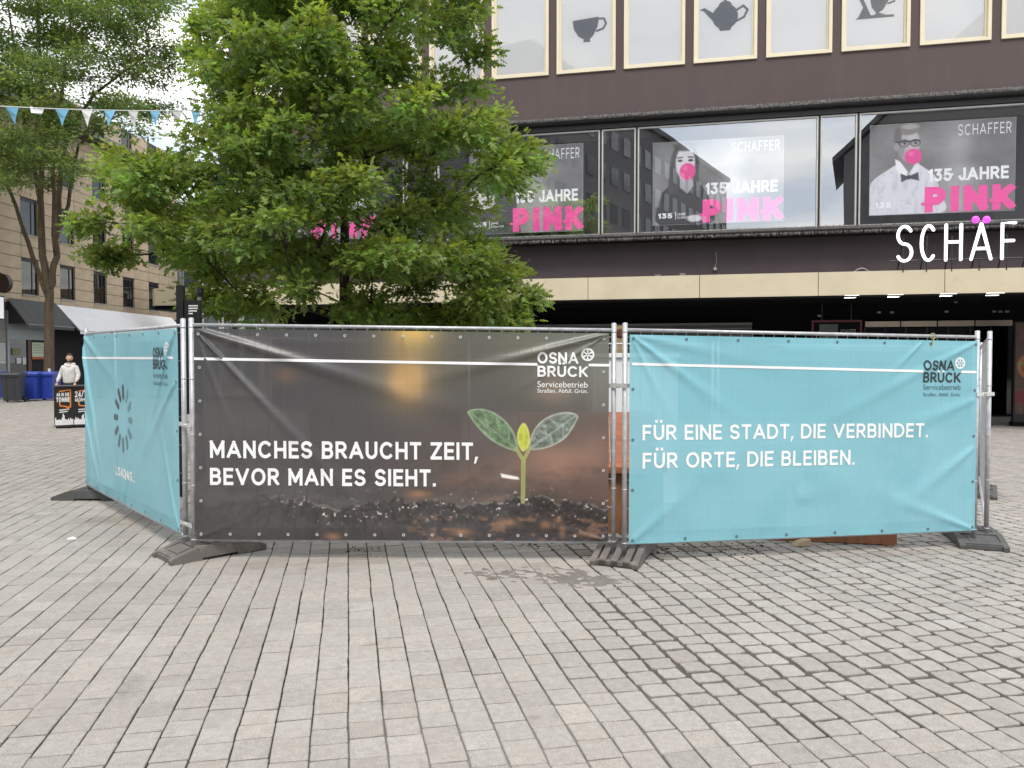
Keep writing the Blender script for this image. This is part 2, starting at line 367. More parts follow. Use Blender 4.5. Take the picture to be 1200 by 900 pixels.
# bed between the stones
bed = bpy.data.materials.new('joint_sand'); bed.use_nodes = True
t = bed.node_tree; b = t.nodes['Principled BSDF']; b.inputs['Roughness'].default_value = .95; b.inputs['Specular IOR Level'].default_value = .1
tc = t.nodes.new('ShaderNodeTexCoord')
def ns(s, d=5):
    n = t.nodes.new('ShaderNodeTexNoise'); n.inputs['Scale'].default_value = s; n.inputs['Detail'].default_value = d; t.links.new(tc.outputs['Object'], n.inputs['Vector']); return n.outputs['Fac']
def rmp(src, a, bb):
    r = t.nodes.new('ShaderNodeMapRange'); r.inputs[1].default_value = a; r.inputs[2].default_value = bb; t.links.new(src, r.inputs[0]); return r.outputs[0]
def mixc(f, a, bb):
    q = t.nodes.new('ShaderNodeMix'); q.data_type = 'RGBA'; t.links.new(f, q.inputs[0])
    for i, c in ((6, a), (7, bb)):
        if isinstance(c, tuple): q.inputs[i].default_value = c + (1,)
        else: t.links.new(c, q.inputs[i])
    return q.outputs[2]
att = t.nodes.new('ShaderNodeAttribute'); att.attribute_name = 'Col'
c = mixc(rmp(ns(30), .35, .65), (.028, .025, .022), (.06, .054, .047))
c = mixc(rmp(ns(1.3), .50, .60), c, (.034, .055, .014))
sx = t.nodes.new('ShaderNodeSeparateColor'); t.links.new(att.outputs['Color'], sx.inputs[0])
c = mixc(sx.outputs[0], c, (.10, .09, .08)); c = mixc(sx.outputs[1], c, (.26, .24, .22))
t.links.new(c, b.inputs['Base Color'])
NB = 90; bx = np.linspace(-30, 26, NB); by = np.linspace(-1, 36, NB); BX, BY = np.meshgrid(bx, by)
def sstep(a, b, x): q = np.clip((x - a) / (b - a), 0, 1); return q * q * (3 - 2 * q)
def rightish(x, y): return sstep(.05, .9, x) * sstep(3.1, 4.2, y) * (1 - sstep(11, 14, y))
def sandy(x, y): return np.clip(1.25 - np.hypot((x - .05) / .95, (y - 3.3) / .75), 0, 1)
colb = np.stack([rightish(BX, BY), sandy(BX, BY), BX * 0], -1).reshape(-1, 3)
Vb = np.stack([BX, BY, -.011 * BX - .0035], -1).reshape(-1, 3); idx = np.arange(NB * NB).reshape(NB, NB)
Fb = np.stack([idx[:-1, :-1], idx[:-1, 1:], idx[1:, 1:], idx[1:, :-1]], -1).reshape(-1, 4)
keep = (Vb[Fb[:, 0], 1] < 34.2) & (Vb[Fb[:, 0], 1] > 2.2) & (np.abs(Vb[Fb[:, 0], 0]) < .80 * Vb[Fb[:, 0], 1] + 1.9)
pav = tag(npmesh('pavement', Vb, Fb[keep], bed, color=colb), kind='structure')
W = .162; near = []; midq = []; farq = []
i0, i1 = -160, 150
for i in range(i0, i1):
    a0 = i * W; bpos = -8 + random.random() * .2
    while bpos < 42:
        L = random.choice((.135, .15, .165, .175, .19, .21)) + random.uniform(-.008, .008)
        p = E1 * (a0 + W / 2) + E2 * (bpos + L / 2); X, Y = p.x, p.y
        bpos += L
        if Y < 2.3 or Y > 34.5 or abs(X) > .80 * Y + 2.6 or X < -29: continue
        if Y > facade_y(X) + 4.5: continue
        rec = (a0, bpos - L, L, X, Y)
        (near if Y < 9.5 else midq if Y < 0 else farq).append(rec)
def tint(n):
    g = rng.normal(1, .045, n); w = rng.normal(0, .007, n)
    return np.stack([g * (1 + w), g, g * (1 - w)], -1)
BASE = np.array((.352, .328, .301))
_wx = vnoise
def warp(a, b):
    """slow waviness of the laid courses"""
    u = (vnoise(np.float64(b * 1.5 + 40), np.float64(a * .5 + 40), 81, 2) - .5) * .018; v = (vnoise(np.float64(b * .8 + 20), np.float64(a * 2.2 + 60), 82, 2) - .5) * .016
    return float(u), float(v)
def stone_mesh(rec):
    a0, b0, L, X, Y = rec; ri = float(rightish(X, Y)); ga = .0016 + .0032 * ri + random.random() * .0032; gb = .0024 + .004 * ri + random.random() * .0018
    jit = .0020 + .0066 * ri; x0, x1, y0, y1 = a0 + ga, a0 + W - ga, b0 + gb, b0 + L - gb
    if ri > .2 and random.random() < .35: x0 += random.random() * .006; x1 -= random.random() * .006; y0 += random.random() * .008
    cr = .005 + .011 * ri; wa, wb = warp(a0 + W / 2, b0 + L / 2); rot_ = (warp(a0 + W / 2, b0 + L)[0] - warp(a0 + W / 2, b0)[0]) / L
    pts = []
    for (ax, ay, bx_, by_) in ((x0, y0, x1, y0), (x1, y0, x1, y1), (x1, y1, x0, y1), (x0, y1, x0, y0)):
        dx, dy = bx_ - ax, by_ - ay; ll = math.hypot(dx, dy); q = cr / ll
        for tt in (q, .5 + random.uniform(-.15, .15), 1 - q):
            nx_, ny_ = -dy / ll, dx / ll; j = random.uniform(-jit * .4, jit * 1.2)
            qy = ay + dy * tt + ny_ * j; pts.append((ax + dx * tt + nx_ * j + rot_ * (qy - b0 - L / 2), qy))
    cx, cy = (x0 + x1) / 2, (y0 + y1) / 2; h = random.uniform(-.0015, .002); tx, ty = random.uniform(-.012, .012), random.uniform(-.012, .012)
    vs = []
    for k, (ins, z) in enumerate(((0, -.012), (0, .0035), (.0045, .0068))):
        for (u, v) in pts:
            d = math.hypot(u - cx, v - cy); f = 1 - ins / d; uu, vv = cx + (u - cx) * f, cy + (v - cy) * f
            w = E1 * (uu + wa) + E2 * (vv + wb); zz = z + (h + tx * (uu - cx) + ty * (vv - cy) if k else 0); vs.append((w.x, w.y, gz(w.x) + zz))
    n = 12; fs = [(k * n + j, k * n + (j + 1) % n, (k + 1) * n + (j + 1) % n, (k + 1) * n + j) for k in range(2) for j in range(n)] + [tuple(range(2 * n, 3 * n))]
    return vs, fs
spots = [(gnd(820, 642), .75, .14, .42), (gnd(700, 650), .5, .12, .35), (gnd(420, 645), .5, .12, .35), (gnd(600, 640), .8, .1, .3), (gnd(150, 610), .5, .3, .25), (gnd(430, 655), .3, .1, .3), (gnd(330, 660), .5, .15, .2), (gnd(1000, 650), .8, .15, .2)]  # dirt along the fence; the leftmost spot paints the left panel's shade
def stain_and_shade(x, y):
    s_ = 0.
    for p, rx, ry, a in spots: s_ = max(s_, a * math.exp(-((x - p.x) / rx) ** 2 - ((y - p.y) / ry) ** 2))
    s_ *= .6 + .8 * random.random(); q = float(vnoise(np.float64(x * 1.1 + 30), np.float64(y * 1.1 + 30), 91, 3)) - .5
    return np.array((1 - s_, 1 - s_ * 1.12, 1 - s_ * 1.25)) * (1 + .22 * q)
near.sort(key=lambda r: r[4] if abs(r[3]) < .665 * r[4] + .05 and r[4] > 2.95 else 99)
T = tint(len(near)) * np.array([stain_and_shade(r[3], r[4]) for r in near])
for k in range(300):
    vs, fs = stone_mesh(near[k]); c0 = Vector((near[k][3], near[k][4], gz(near[k][3])))
    me = bpy.data.meshes.new('paving_stone'); me.from_pydata([tuple(Vector(v) - c0) for v in vs], [], fs)
    a = me.attributes.new('Col', 'FLOAT_COLOR', 'POINT'); a.data.foreach_set('color', np.tile(np.append(BASE * T[k], 1), len(vs)).astype(np.float32))
    link('paving_stone', me, stonecol, pav, c0)
mb = MB(); cols = []
for k in range(300, len(near)):
    vs, fs = stone_mesh(near[k]); mb.add(vs, fs); cols += [BASE * T[k]] * len(vs)
o = mb.build('paving_stone_field', stonecol, pav); a = o.data.attributes.new('Col', 'FLOAT_COLOR', 'POINT'); cc_ = np.ones((len(cols), 4), np.float32); cc_[:, :3] = cols; a.data.foreach_set('color', cc_.ravel()); tag(o, kind='stuff')
A = np.array([r[:3] for r in farq]); n = len(A); g1 = .004 + rng.random(n) * .003; g2 = .003 + rng.random(n) * .003
ax = np.stack([A[:, 0] + g1, A[:, 0] + W - g1, A[:, 0] + W - g1, A[:, 0] + g1], -1); ay = np.stack([A[:, 1] + g2, A[:, 1] + g2, A[:, 1] + A[:, 2] - g2, A[:, 1] + A[:, 2] - g2], -1)
wx = ax * E1.x + ay * E2.x; wy = ax * E1.y + ay * E2.y; hz = rng.uniform(.003, .008, n)[:, None] + rng.uniform(-.001, .001, (n, 4))
top = np.stack([wx, wy, -.011 * wx + hz], -1); low = np.stack([wx, wy, -.011 * wx - .01 + 0 * hz], -1)
V = np.concatenate([top, low], 1).reshape(-1, 3); q = np.arange(n)[:, None, None] * 8; fc = np.array([(0, 1, 2, 3), (0, 4, 5, 1), (1, 5, 6, 2), (2, 6, 7, 3), (3, 7, 4, 0)])[None]
o = npmesh('paving_stone_field', V, (q + fc).reshape(-1, 4), stonecol, pav, color=np.repeat(BASE * tint(n) * .97, 8, 0)); tag(o, kind='stuff')
# dirt spilled over the joints beside the middle foot and under the right banner
def patch(name, px, py, rx, ry, seed, m, label, h=.0026, thr=.5):
    c = gnd(px, py); n = 60; x = np.linspace(-1, 1, n); X, Y = np.meshgrid(x, x); q = vnoise(X * 7 + seed + 8, Y * 5 + 9, seed, 4)
    f = q - .40 * np.hypot(X, Y) ** 2; z = (f - thr + .12) * .05; z = np.clip(z, -.01, h)
    wx, wy = c.x + X * rx - .2 * Y * ry, c.y + Y * ry; V = np.stack([X * rx - .2 * Y * ry, Y * ry, z + .0066 - .011 * (wx - c.x)], -1).reshape(-1, 3)
    idx = np.arange(n * n).reshape(n, n); Fq = np.stack([idx[:-1, :-1], idx[:-1, 1:], idx[1:, 1:], idx[1:, :-1]], -1).reshape(-1, 4); zz = z.reshape(-1)
    Fq = Fq[(zz[Fq].min(1) > -.0095)]
    o = npmesh(name, V, Fq, m, smooth=True); o.location = c; return tag(o, label, 'dirt', kind='stuff')
sandm = mat('damp_sand', (.19, .175, .158), .95, 0, .2, 30, .4, 150, .1)
patch('spilled_sand', 622, 674, .6, .26, 3, sandm, 'damp grey sand spilled over the paving left of the middle fence foot', thr=.47)
patch('spilled_sand', 690, 681, .42, .2, 5, sandm, 'damp grey sand patch in front of the middle fence foot', thr=.42)
soilm = mat('dark_soil', (.075, .058, .045), 1, 0, .3, 30, .6, 120, .1)
def crumbs(name, label, x0, x1, y0, y1, n, m, s=(.002, .008)):
    mb = MB()
    for _ in range(n):
        p = gnd(random.uniform(x0, x1), random.gauss((y0 + y1) / 2, (y1 - y0) / 4)); r = random.uniform(*s) * (1 if random.random() < .85 else 1.8)
        mb.ball((p.x, p.y, p.z + .006 + r * .4), (r * random.uniform(.7, 1.8), r * random.uniform(.7, 1.5), r * .6), 5, 3)
    return tag(mb.build(name, m), label, 'dirt', kind='stuff')
crumbs('soil_crumbs', 'dark soil crumbs scattered under the right turquoise banner', 770, 900, 634, 655, 170, soilm)
crumbs('soil_crumbs', 'dark soil crumbs under the dark banner near its left end', 400, 450, 640, 652, 35, soilm)
crumbs('soil_crumbs', 'loose dirt under the dark banner beside the middle foot', 560, 690, 634, 648, 70, soilm)
# ------------------------------------------------------------------ site fence
class Fence:
    def __init__(s, A, B):
        s.A = Vector((A[0], A[1], 0)); s.B = Vector((B[0], B[1], 0)); d = s.B - s.A; s.len = d.length; s.ux = d.normalized()
        s.n = Vector((-s.ux.y, s.ux.x, 0)); s.pl = Plane(s.A, math.atan2(d.y, d.x))
        s.org = Vector((A[0], A[1], gz(A[0])))
    def w(s, u, c, h):
        p = s.A + s.ux * u + s.n * c; return Vector((p.x, p.y, gz(p.x) + h))
    def l(s, u, c, h): return s.w(u, c, h) - s.org
    def px(s, x, y, c=0):
        u, z = s.pl.px(x, y, c); p = s.A + s.ux * u; return u, z - gz(p.x)
RT, RB = 1.945, .165
def fence_panel(name, f, label, near_left=True, group='mesh fence panels'):
    t = thing(name, label, 'fence', f.org, 0, group); L = f.len
    for u in (0, L):
        mb = MB(); mb.tube([f.l(u, 0, .03), f.l(u, 0, 2.0)], .021, 12); mb.ball(f.l(u, 0, 2.0), (.021, .021, .006), 12, 4)
        for h in (.17, .62, 1.04, 1.5, 1.93): mb.tube([f.l(u, 0, h - .004), f.l(u, 0, h + .004)], .0235, 12)
        mb.build('upright', steel, t, True)
    for nm, h, r in (('top_rail', RT, .015), ('bottom_rail', RB, .014)):
        mb = MB(); mb.tube([f.l(.02, 0, h), f.l(L - .02, 0, h)], r, 10); mb.build(nm, steel, t, True)
    mb = MB(); k = int((L - .06) / .103)
    for i in range(1, k + 1):
        u = .03 + i * (L - .06) / (k + 1); mb.tube([f.l(u, -.012, RB - .01), f.l(u, -.012, RT + .012)], .0017, 4, False)
    for i in range(8):
        h = RB + .06 + i * (RT - RB - .12) / 7; mb.tube([f.l(.0, -.0155, h), f.l(L, -.0155, h)], .0017, 4, False)
    mb.build('wire_mesh', steel, t); return t
class Banner:
    def __init__(s, f, u0, u1, h0, h1, creases, seed, wob=.006):
        s.f, s.u0, s.u1, s.h0, s.h1, s.cr, s.seed, s.wob = f, u0, u1, h0, h1, creases, seed, wob
    def disp(s, u, h):
        """push towards the viewer"""
        W, H = s.u1 - s.u0, s.h1 - s.h0; a, b = (u - s.u0), (h - s.h0); d = 0
        for (cx, cy, ang, amp, sig, rng_) in s.cr:
            x = a - cx * W; y = b - cy * H; r = np.hypot(x, y) + 1e-6; th = R(ang); c, sn = math.cos(th), math.sin(th)
            al = x * c + y * sn; pe = -x * sn + y * c; wd = sig * (.25 + .9 * np.clip(al / rng_, 0, 2))
            d = d + amp * np.where(al > 0, 1, 0) * np.exp(-(pe / wd) ** 2) * np.minimum(1, al / .06) * np.exp(-(al / rng_) ** 2)
        q = vnoise(a * 1.1 + s.seed, b * 1.4 + 3, s.seed, 3) - .5
        edge = np.minimum(1, np.minimum(np.minimum(a, W - a), np.minimum(b, H - b)) / .12 + .15)
        sc = .004 * np.abs(np.sin(math.pi * a / .5)) * np.exp(-np.minimum(b, H - b) / .05)
        wr = 0.0008 * np.exp(-(((a + s.u0 - .03 + .0515) % .103 - .0515) / .009) ** 2) + .0006 * np.exp(-(((b + .02) % .24 - .12) / .009) ** 2)
        d = d * np.minimum(1, .35 + np.minimum(a, W - a) / .14)
        return .004 + wr + d + (q * 4 * s.wob + s.wob) * edge + sc
    def P(s, u, h, lift=0.):
        return s.f.l(u, -(.024 + float(s.disp(np.float64(u), np.float64(h))) + lift), h)
    def sheet(s, nu, nv, m, name, parent, color=None, sagtop=0.):
        u = np.linspace(s.u0, s.u1, nu); h = np.linspace(s.h0, s.h1, nv); U, H = np.meshgrid(u, h); D = .024 + s.disp(U, H)
        f = s.f; X = f.A.x + f.ux.x * U - f.n.x * D; Y = f.A.y + f.ux.y * U - f.n.y * D; Z = -.011 * X + H
        V = np.stack([X - f.org.x, Y - f.org.y, Z - f.org.z], -1).reshape(-1, 3); idx = np.arange(nu * nv).reshape(nv, nu)
        Fq = np.stack([idx[:-1, :-1], idx[:-1, 1:], idx[1:, 1:], idx[1:, :-1]], -1).reshape(-1, 4)
        o = npmesh(name, V, Fq, m, parent, True, None if color is None else color.reshape(-1, 3)); return o
    def text(s, txt, x0, ybase, xw, cap, m, parent, th=.14, track=.2, name='lettering', umlaut=True):
        """x0,xw,cap in metres on the fence plane"""
        rb, w = stroke_text(txt, th, track, xw / cap, umlaut=umlaut); 
        return letters(rb, lambda x, y, k: s.P(x0 + x * cap, ybase + y * cap, .003 + k), m, parent)
    def ftext(s, txt, x0, yb, xw, m, parent, hs=None):
        v, f = font_text(txt, 1.); x1 = max(p[0] for p in v); xm = min(p[0] for p in v); k = xw / (x1 - xm); ky = hs or k; mb = MB()
        mb.add([s.P(x0 + (p[0] - xm) * k, yb + p[1] * ky, .003) for p in v], f); return mb.build('lettering', m, parent)
    def strip(s, ua, ub, ha, hb, m, parent, th=.022, name='stripe'):
        rb = []; n = max(2, int(abs(ub - ua) / .04))
        for i in range(n + 1):
            q = i / n; u = ua + (ub - ua) * q; h = ha + (hb - ha) * q; rb.append(((u, h + th / 2), (u, h - th / 2)))
        mb = MB(); ribbons(mb, [rb], lambda x, y, k: s.P(x, y, .0028)); return mb.build(name, m, parent)
    def disc(s, u, h, r0, r1, m, parent, n=28, sp=0, name='wheel_emblem'):
        mb = MB(); rb = []
        for i in range(n + 1):
            w = 2 * math.pi * i / n; rb.append(((u + r1 * math.cos(w), h + r1 * math.sin(w)), (u + r0 * math.cos(w), h + r0 * math.sin(w))))
        allr = [rb]
        for k in range(sp):
            w = math.pi / 2 + 2 * math.pi * k / sp; c, sn = math.cos(w), math.sin(w); t = r1 * .085
            allr.append([((u + c * r1 * .12 - sn * t, h + sn * r1 * .12 + c * t), (u + c * r1 * .12 + sn * t, h + sn * r1 * .12 - c * t)), ((u + c * r0 * 1.01 - sn * t, h + sn * r0 * 1.01 + c * t), (u + c * r0 * 1.01 + sn * t, h + sn * r0 * 1.01 - c * t))])
            for sg in (.7, -.7):
                ww = w + sg * .5; q = r1 * .46; t2 = t * .8; ex, ey = u + c * q, h + sn * q; fx, fy = ex + math.cos(w + sg) * r1 * .26, ey + math.sin(w + sg) * r1 * .26
                allr.append([((ex - t2 * sn, ey + t2 * c), (ex + t2 * sn, ey - t2 * c)), ((fx - t2 * sn, fy + t2 * c), (fx + t2 * sn, fy - t2 * c))])
        ribbons(mb, allr, lambda x, y, k: s.P(x, y, .0032 + k)); return mb.build(name, m, parent)
    def eyelets(s, parent, nt_, ns_, inset=.045, em=None):
        us = np.linspace(s.u0 + inset, s.u1 - inset, nt_); hs = np.linspace(s.h0 + inset, s.h1 - inset, ns_ + 2)[1:-1]
        pts = [(u, s.h0 + inset) for u in us] + [(u, s.h1 - inset) for u in us] + [(s.u0 + inset, h) for h in hs] + [(s.u1 - inset, h) for h in hs]
        me = None
        for (u, h) in pts:
            if me is None:
                mb = MB(); n = 12
                ring = lambda r, c: [tuple(s.f.ux * (r * math.cos(2 * math.pi * j / n)) + Vector((0, 0, r * math.sin(2 * math.pi * j / n))) - s.f.n * c) for j in range(n)]
                mb.add(ring(.0125, 0) + ring(.0115, .003) + ring(.0065, .003) + ring(.0055, 0), [(k * n + j, k * n + (j + 1) % n, (k + 1) * n + (j + 1) % n, (k + 1) * n + j) for k in range(3) for j in range(n)])
                o = mb.build('eyelet', em or mat('eyelet_steel', (.75, .75, .74), .3, .5, .05), parent, False, s.P(u, h, .002)); me = o.data
            else: o = link('eyelet', me, None, parent, s.P(u, h, .002))
        return pts
gA = (at(103, 500, 9.0).x, 9.0); gB = (at(216, 500, 6.45).x, 6.45); gB2 = (at(225.5, 500, 6.33).x, 6.33)
gC = (at(719, 500, 6.42).x, 6.42); gC2 = (at(732, 500, 6.36).x, 6.36); gD = (at(1143.5, 500, 7.06).x, 7.06); gD2 = (at(1158, 500, 7.12).x, 7.12); gE = (at(1148, 500, 10.45).x, 10.45)
fL = Fence(gA, gB); fM = Fence(gB2, gC); fR = Fence(gC2, gD); fS = Fence(gD2, gE)
fence_panel('site_fence', fL, 'galvanised mesh fence panel at the far left carrying the turquoise loading banner')
tM = fence_panel('site_fence', fM, 'galvanised mesh fence panel in the middle carrying the dark seedling banner')
tR = fence_panel('site_fence', fR, 'galvanised mesh fence panel at the right carrying the turquoise slogan banner')
tS = fence_panel('site_fence', fS, 'bare galvanised mesh fence panel seen edge-on at the right corner, without a banner')
# panels that close the far side of the enclosure, seen faintly through the banners
gF = (-4.6, 9.3); fB1 = Fence((gE[0] - 3.45, 10.9), (gE[0] - .06, 10.5)); fB2 = Fence((gE[0] - 7.0, 11.15), (gE[0] - 3.53, 10.9)); fB3 = Fence((-4.72, 9.15), (-1.32, 10.9))
fence_panel('site_fence', fB1, 'mesh fence panel closing the back of the enclosure behind the right turquoise banner')
fence_panel('site_fence', fB2, 'mesh fence panel closing the back of the enclosure behind the dark banner')
fence_panel('site_fence', fB3, 'mesh fence panel running back behind the left end of the dark banner')
def coupler(f, u, P2, h, parent, zinc):
    p = f.l(u, 0, h); q = P2 - f.org; q = Vector((q.x, q.y, p.z)); d = (q - p).normalized(); mb = MB()
    n = Vector((-d.y, d.x, 0))
    for s_ in (-1, 1):
        pl = [p - d * .034 + n * s_ * .027, q + d * .034 + n * s_ * .027]; mb.prism([pl[0] - Vector((0, 0, .017)), pl[1] - Vector((0, 0, .017)), pl[1] + Vector((0, 0, .017)), pl[0] + Vector((0, 0, .017))], n * s_ * .005)
    m_ = (p + q) / 2; mb.tube([m_ - n * .045, m_ + n * .045], .006, 6); mb.tube([m_ - n * .052, m_ - n * .036], .012, 6)
    mb.build('coupler', zinc, parent)
zinc = mat('bright_zinc', (.62, .62, .6), .35, .5, .15, 20)
coupler(fM, 0, fL.w(fL.len, 0, 0), 1.12, tM, zinc); coupler(fM, fM.len, fR.w(0, 0, 0), 1.48, tM, zinc)
coupler(fR, fR.len, fS.w(0, 0, 0), 1.42, tR, zinc); coupler(fM, 0, fL.w(fL.len, 0, 0), .29, tM, zinc)
# --- banners
def banner_mat(name, **k): return mat(name, **k)
aqua = mat('turquoise_mesh_banner', srgb(130, 189, 202), .42, 0, .025, 2.5, .12, 240, .35, trans=.085, dirt=(srgb(116, 178, 192), 1.3, .56))
dark_b = mat('printed_dark_banner', (.5, .5, .5), .34, 0, .0, 2.5, .10, 240, .55, attr='Col', trans=.055, dirt=None)
wprint = mat('white_banner_print', (.86, .87, .88), .5, 0, .02, 6, spec=.3); dprint = mat('charcoal_banner_print', srgb(52, 60, 64), .5, 0, .03, 6, spec=.3)
# dark banner
u0, h0_ = fM.px(228, 630); u1 = fM.px(714.5, 630)[0]; BM = Banner(fM, .03, fM.len - .045, .178, 1.915, [
    (0, 1, -47, .026, .045, 1.5), (0, 1, -17, .034, .075, 1.9), (0, 1, -70, .012, .03, .8), (1, 1, 195, .030, .05, 1.3), (1, 1, 212, .016, .03, .7), (1, 0, 165, .012, .04, .7), (0, 0, 25, .012, .05, .8), (.5, 1, -80, .006, .06, .5)], 4, .007)
nu, nv = 640, 330; PXu, PXv = np.meshgrid(np.linspace(228, 715, nu), np.linspace(631, 388, nv)); X, Y = PXu, PXv
n1 = vnoise(X / 60, Y / 45, 1); n2 = vnoise(X / 14, Y / 10, 2); n3 = vnoise(X / 3.2, Y / 2.6, 3, 3); n4 = vnoise(X / 25, Y / 14, 5)
C = np.zeros(X.shape + (3,)) + np.array((70, 69, 70.)); tx = np.clip((X - 228) / 487, 0, 1)
C = lay(C, sstep(360, 640, X) * sstep(520, 400, Y) * .75, (98, 98, 82)); C = lay(C, sstep(560, 700, X) * sstep(520, 430, Y) * .6, (112, 116, 108))
C = lay(C, sstep(430, 560, Y) * .6 * sstep(380, 620, X), (104, 82, 70)); C = lay(C, sstep(620, 715, X) * sstep(470, 520, Y) * .35, (104, 86, 80))
def blob(x, y, rx, ry, col, a, hard=1.):
    global C
    d = np.hypot((X - x) / rx, (Y - y) / ry); C = lay(C, a * (np.exp(-d ** 2) if hard == 1 else sstep(1.3, .55, d)), col)
blob(480, 415, 40, 44, (150, 132, 88), .5); blob(484, 386, 26, 20, (216, 178, 98), .95); blob(477, 443, 27, 32, (198, 154, 94), .6); blob(477, 446, 22, 24, (214, 166, 100), .28, 2); blob(335, 440, 16, 10, (140, 100, 76), .4); blob(650, 455, 22, 14, (178, 140, 112), .4)
blob(670, 545, 40, 22, (176, 134, 110), .75); blob(600, 555, 34, 22, (124, 98, 86), .5); blob(545, 560, 26, 10, (120, 88, 72), .6); blob(690, 575, 36, 30, (84, 66, 60), .8); blob(640, 580, 30, 14, (60, 52, 50), .7); blob(555, 575, 24, 16, (58, 50, 50), .6)
blob(640, 530, 30, 12, (150, 116, 98), .5); blob(700, 520, 20, 16, (134, 104, 90), .5); blob(580, 590, 20, 10, (150, 108, 84), .4)
C = lay(C, (n4 - .5).clip(0, 1) * sstep(520, 560, Y) * 1.2, (40, 36, 36))
ridge = 588 + 22 * (vnoise(X / 48, X * 0, 11, 4) - .55) + 8 * (vnoise(X / 9, X * 0, 12, 2) - .5) - 6 * np.exp(-((X - 615) / 40) ** 2)
soil = sstep(-2.5, 2.5, Y - ridge) * (.35 + .65 * sstep(270, 420, X)); sc_ = 40 + 40 * (n2 - .5) + 44 * (n3 - .5)
C = lay(C, soil, (0, 0, 0)) + (soil[..., None] * np.stack([sc_ * 1.04, sc_ * .98, sc_ * 1.0], -1))
sp = np.clip((n3 - .62) * 6, 0, 1) * np.clip((vnoise(X / 6, Y / 4, 9, 3) - .5) * 5, 0, 1) * np.exp(-((Y - ridge - 8) / 16) ** 2) * sstep(290, 380, X)
C = lay(C, np.clip(sp * 1.5, 0, .95), (214, 200, 190)); crest = np.exp(-((Y - ridge - 1.5) / 1.6) ** 2) * np.clip((vnoise(X / 5, Y / 5, 21, 3) - .45) * 5, 0, 1) * sstep(280, 350, X)
C = lay(C, np.clip(crest * .6, 0, .45), (170, 158, 150)); low = sstep(604, 618, Y); C = lay(C, low * .5, (66, 62, 64))
C = lay(C, np.clip((vnoise(X / 12, Y / 6, 31, 3) - .56) * 3, 0, .45) * sstep(598, 606, Y) * sstep(430, 520, X), (172, 122, 88))
for (x, y, rx, ry) in ((490, 577, 14, 5), (388, 627, 9, 5), (540, 621, 14, 5), (655, 606, 5, 4), (660, 620, 4, 8), (594, 609, 13, 5), (640, 612, 7, 5)): blob(x, y, rx, ry, (200, 140, 94), .55)
def leaf(poly, col, edge, mid, veins, soft=1.6):
    global C
    m_, d = polymask(X, Y, poly, soft); q = vnoise(X / 5, Y / 4, 41, 3)[..., None]
    q2 = vnoise(X / 1.8, Y / 1.5, 43, 2)[..., None]; C = C * (1 - m_[..., None]) + m_[..., None] * (np.array(col) * ((.45 + .7 * q + .45 * q2) if col[2] > 60 else (.8 + .25 * q + .15 * q2))); C = lay(C, m_ * np.exp(-(d / 1.7) ** 2) * .8, edge)
    for a_, b_ in veins: C = lay(C, m_ * np.exp(-(seg(X, Y, a_, b_) / .9) ** 2) * .6, mid)
def smooth_poly(p, n=6):
    out = []; k = len(p)
    for i in range(k):
        p0, p1, p2, p3 = [np.array(p[(i + j - 1) % k], float) for j in range(4)]
        for s_ in range(n):
            t_ = s_ / n; out.append(tuple(.5 * ((2 * p1) + (-p0 + p2) * t_ + (2 * p0 - 5 * p1 + 4 * p2 - p3) * t_ ** 2 + (-p0 + 3 * p1 - 3 * p2 + p3) * t_ ** 3)))
    return out
leaf(smooth_poly([(548, 480), (562, 477), (578, 481), (592, 491), (602, 504), (607, 521), (606, 526), (592, 522), (575, 513), (560, 499), (551, 487)]), (84, 108, 76), (176, 188, 164), (140, 160, 134), [((550, 481), (605, 523)), ((568, 483), (572, 497)), ((582, 487), (586, 505)), ((575, 504), (562, 491)), ((595, 497), (597, 514))])
leaf(smooth_poly([(678, 484), (668, 480), (652, 482), (637, 489), (626, 501), (620, 516), (619, 523), (630, 524), (646, 520), (662, 511), (671, 500), (676, 491)]), (100, 114, 106), (196, 200, 180), (164, 174, 166), [((676, 484), (620, 523)), ((655, 496), (645, 488)), ((660, 494), (661, 508)), ((642, 508), (632, 500)), ((645, 506), (648, 518)), ((632, 515), (626, 510))])
leaf(smooth_poly([(614, 493), (619, 500), (621, 511), (619, 521), (613, 526), (608, 519), (606, 508), (609, 498)]), (170, 178, 56), (206, 210, 120), (200, 206, 130), [((614, 495), (613, 524))])
for a_, b_, w_ in (((613, 585), (613.5, 535), 2.3), ((613.5, 537), (605, 523), 1.8), ((613.5, 537), (621, 522), 1.8)):
    d = seg(X, Y, a_, b_); C = lay(C, sstep(w_ + .8, w_ - .6, d), (132, 140, 78)); C = lay(C, sstep(1.2, .3, np.abs(d - w_ + .6)) * .4, (186, 190, 140))
m_, d = polymask(X, Y, [(586, 552), (607, 556), (609, 559), (603, 559), (588, 557)], 1.2); C = lay(C, m_, (226, 224, 218))
bn = thing('banner', 'dark photo banner with a green seedling and MANCHES BRAUCHT ZEIT lettering', 'banner', fM.org, 0, 'banners on the fence')
BM.sheet(nu, nv, dark_b, 'banner_sheet', bn, sr(np.clip(C, 0, 255)) * 1.12 + .006)
def put(B, f, txt, xa, xb, ya, yb_, m_, par, th, track=.2, um=True):
    """baseline px (xa,yb_)..(xb,yb_) ; ya cap top, all measured at the left end"""
    ua, hb = f.px(xa, yb_); ub, _ = f.px(xb, yb_); _, ht = f.px(xa, ya); return B.text(txt, ua, hb, ub - ua, ht - hb, m_, par, th, track, umlaut=um)
put(BM, fM, 'MANCHES BRAUCHT ZEIT,', 248, 560, 515.5, 536, wprint, bn, .19, .15); put(BM, fM, 'BEVOR MAN ES SIEHT.', 248, 510.5, 547.5, 567.5, wprint, bn, .19, .15)
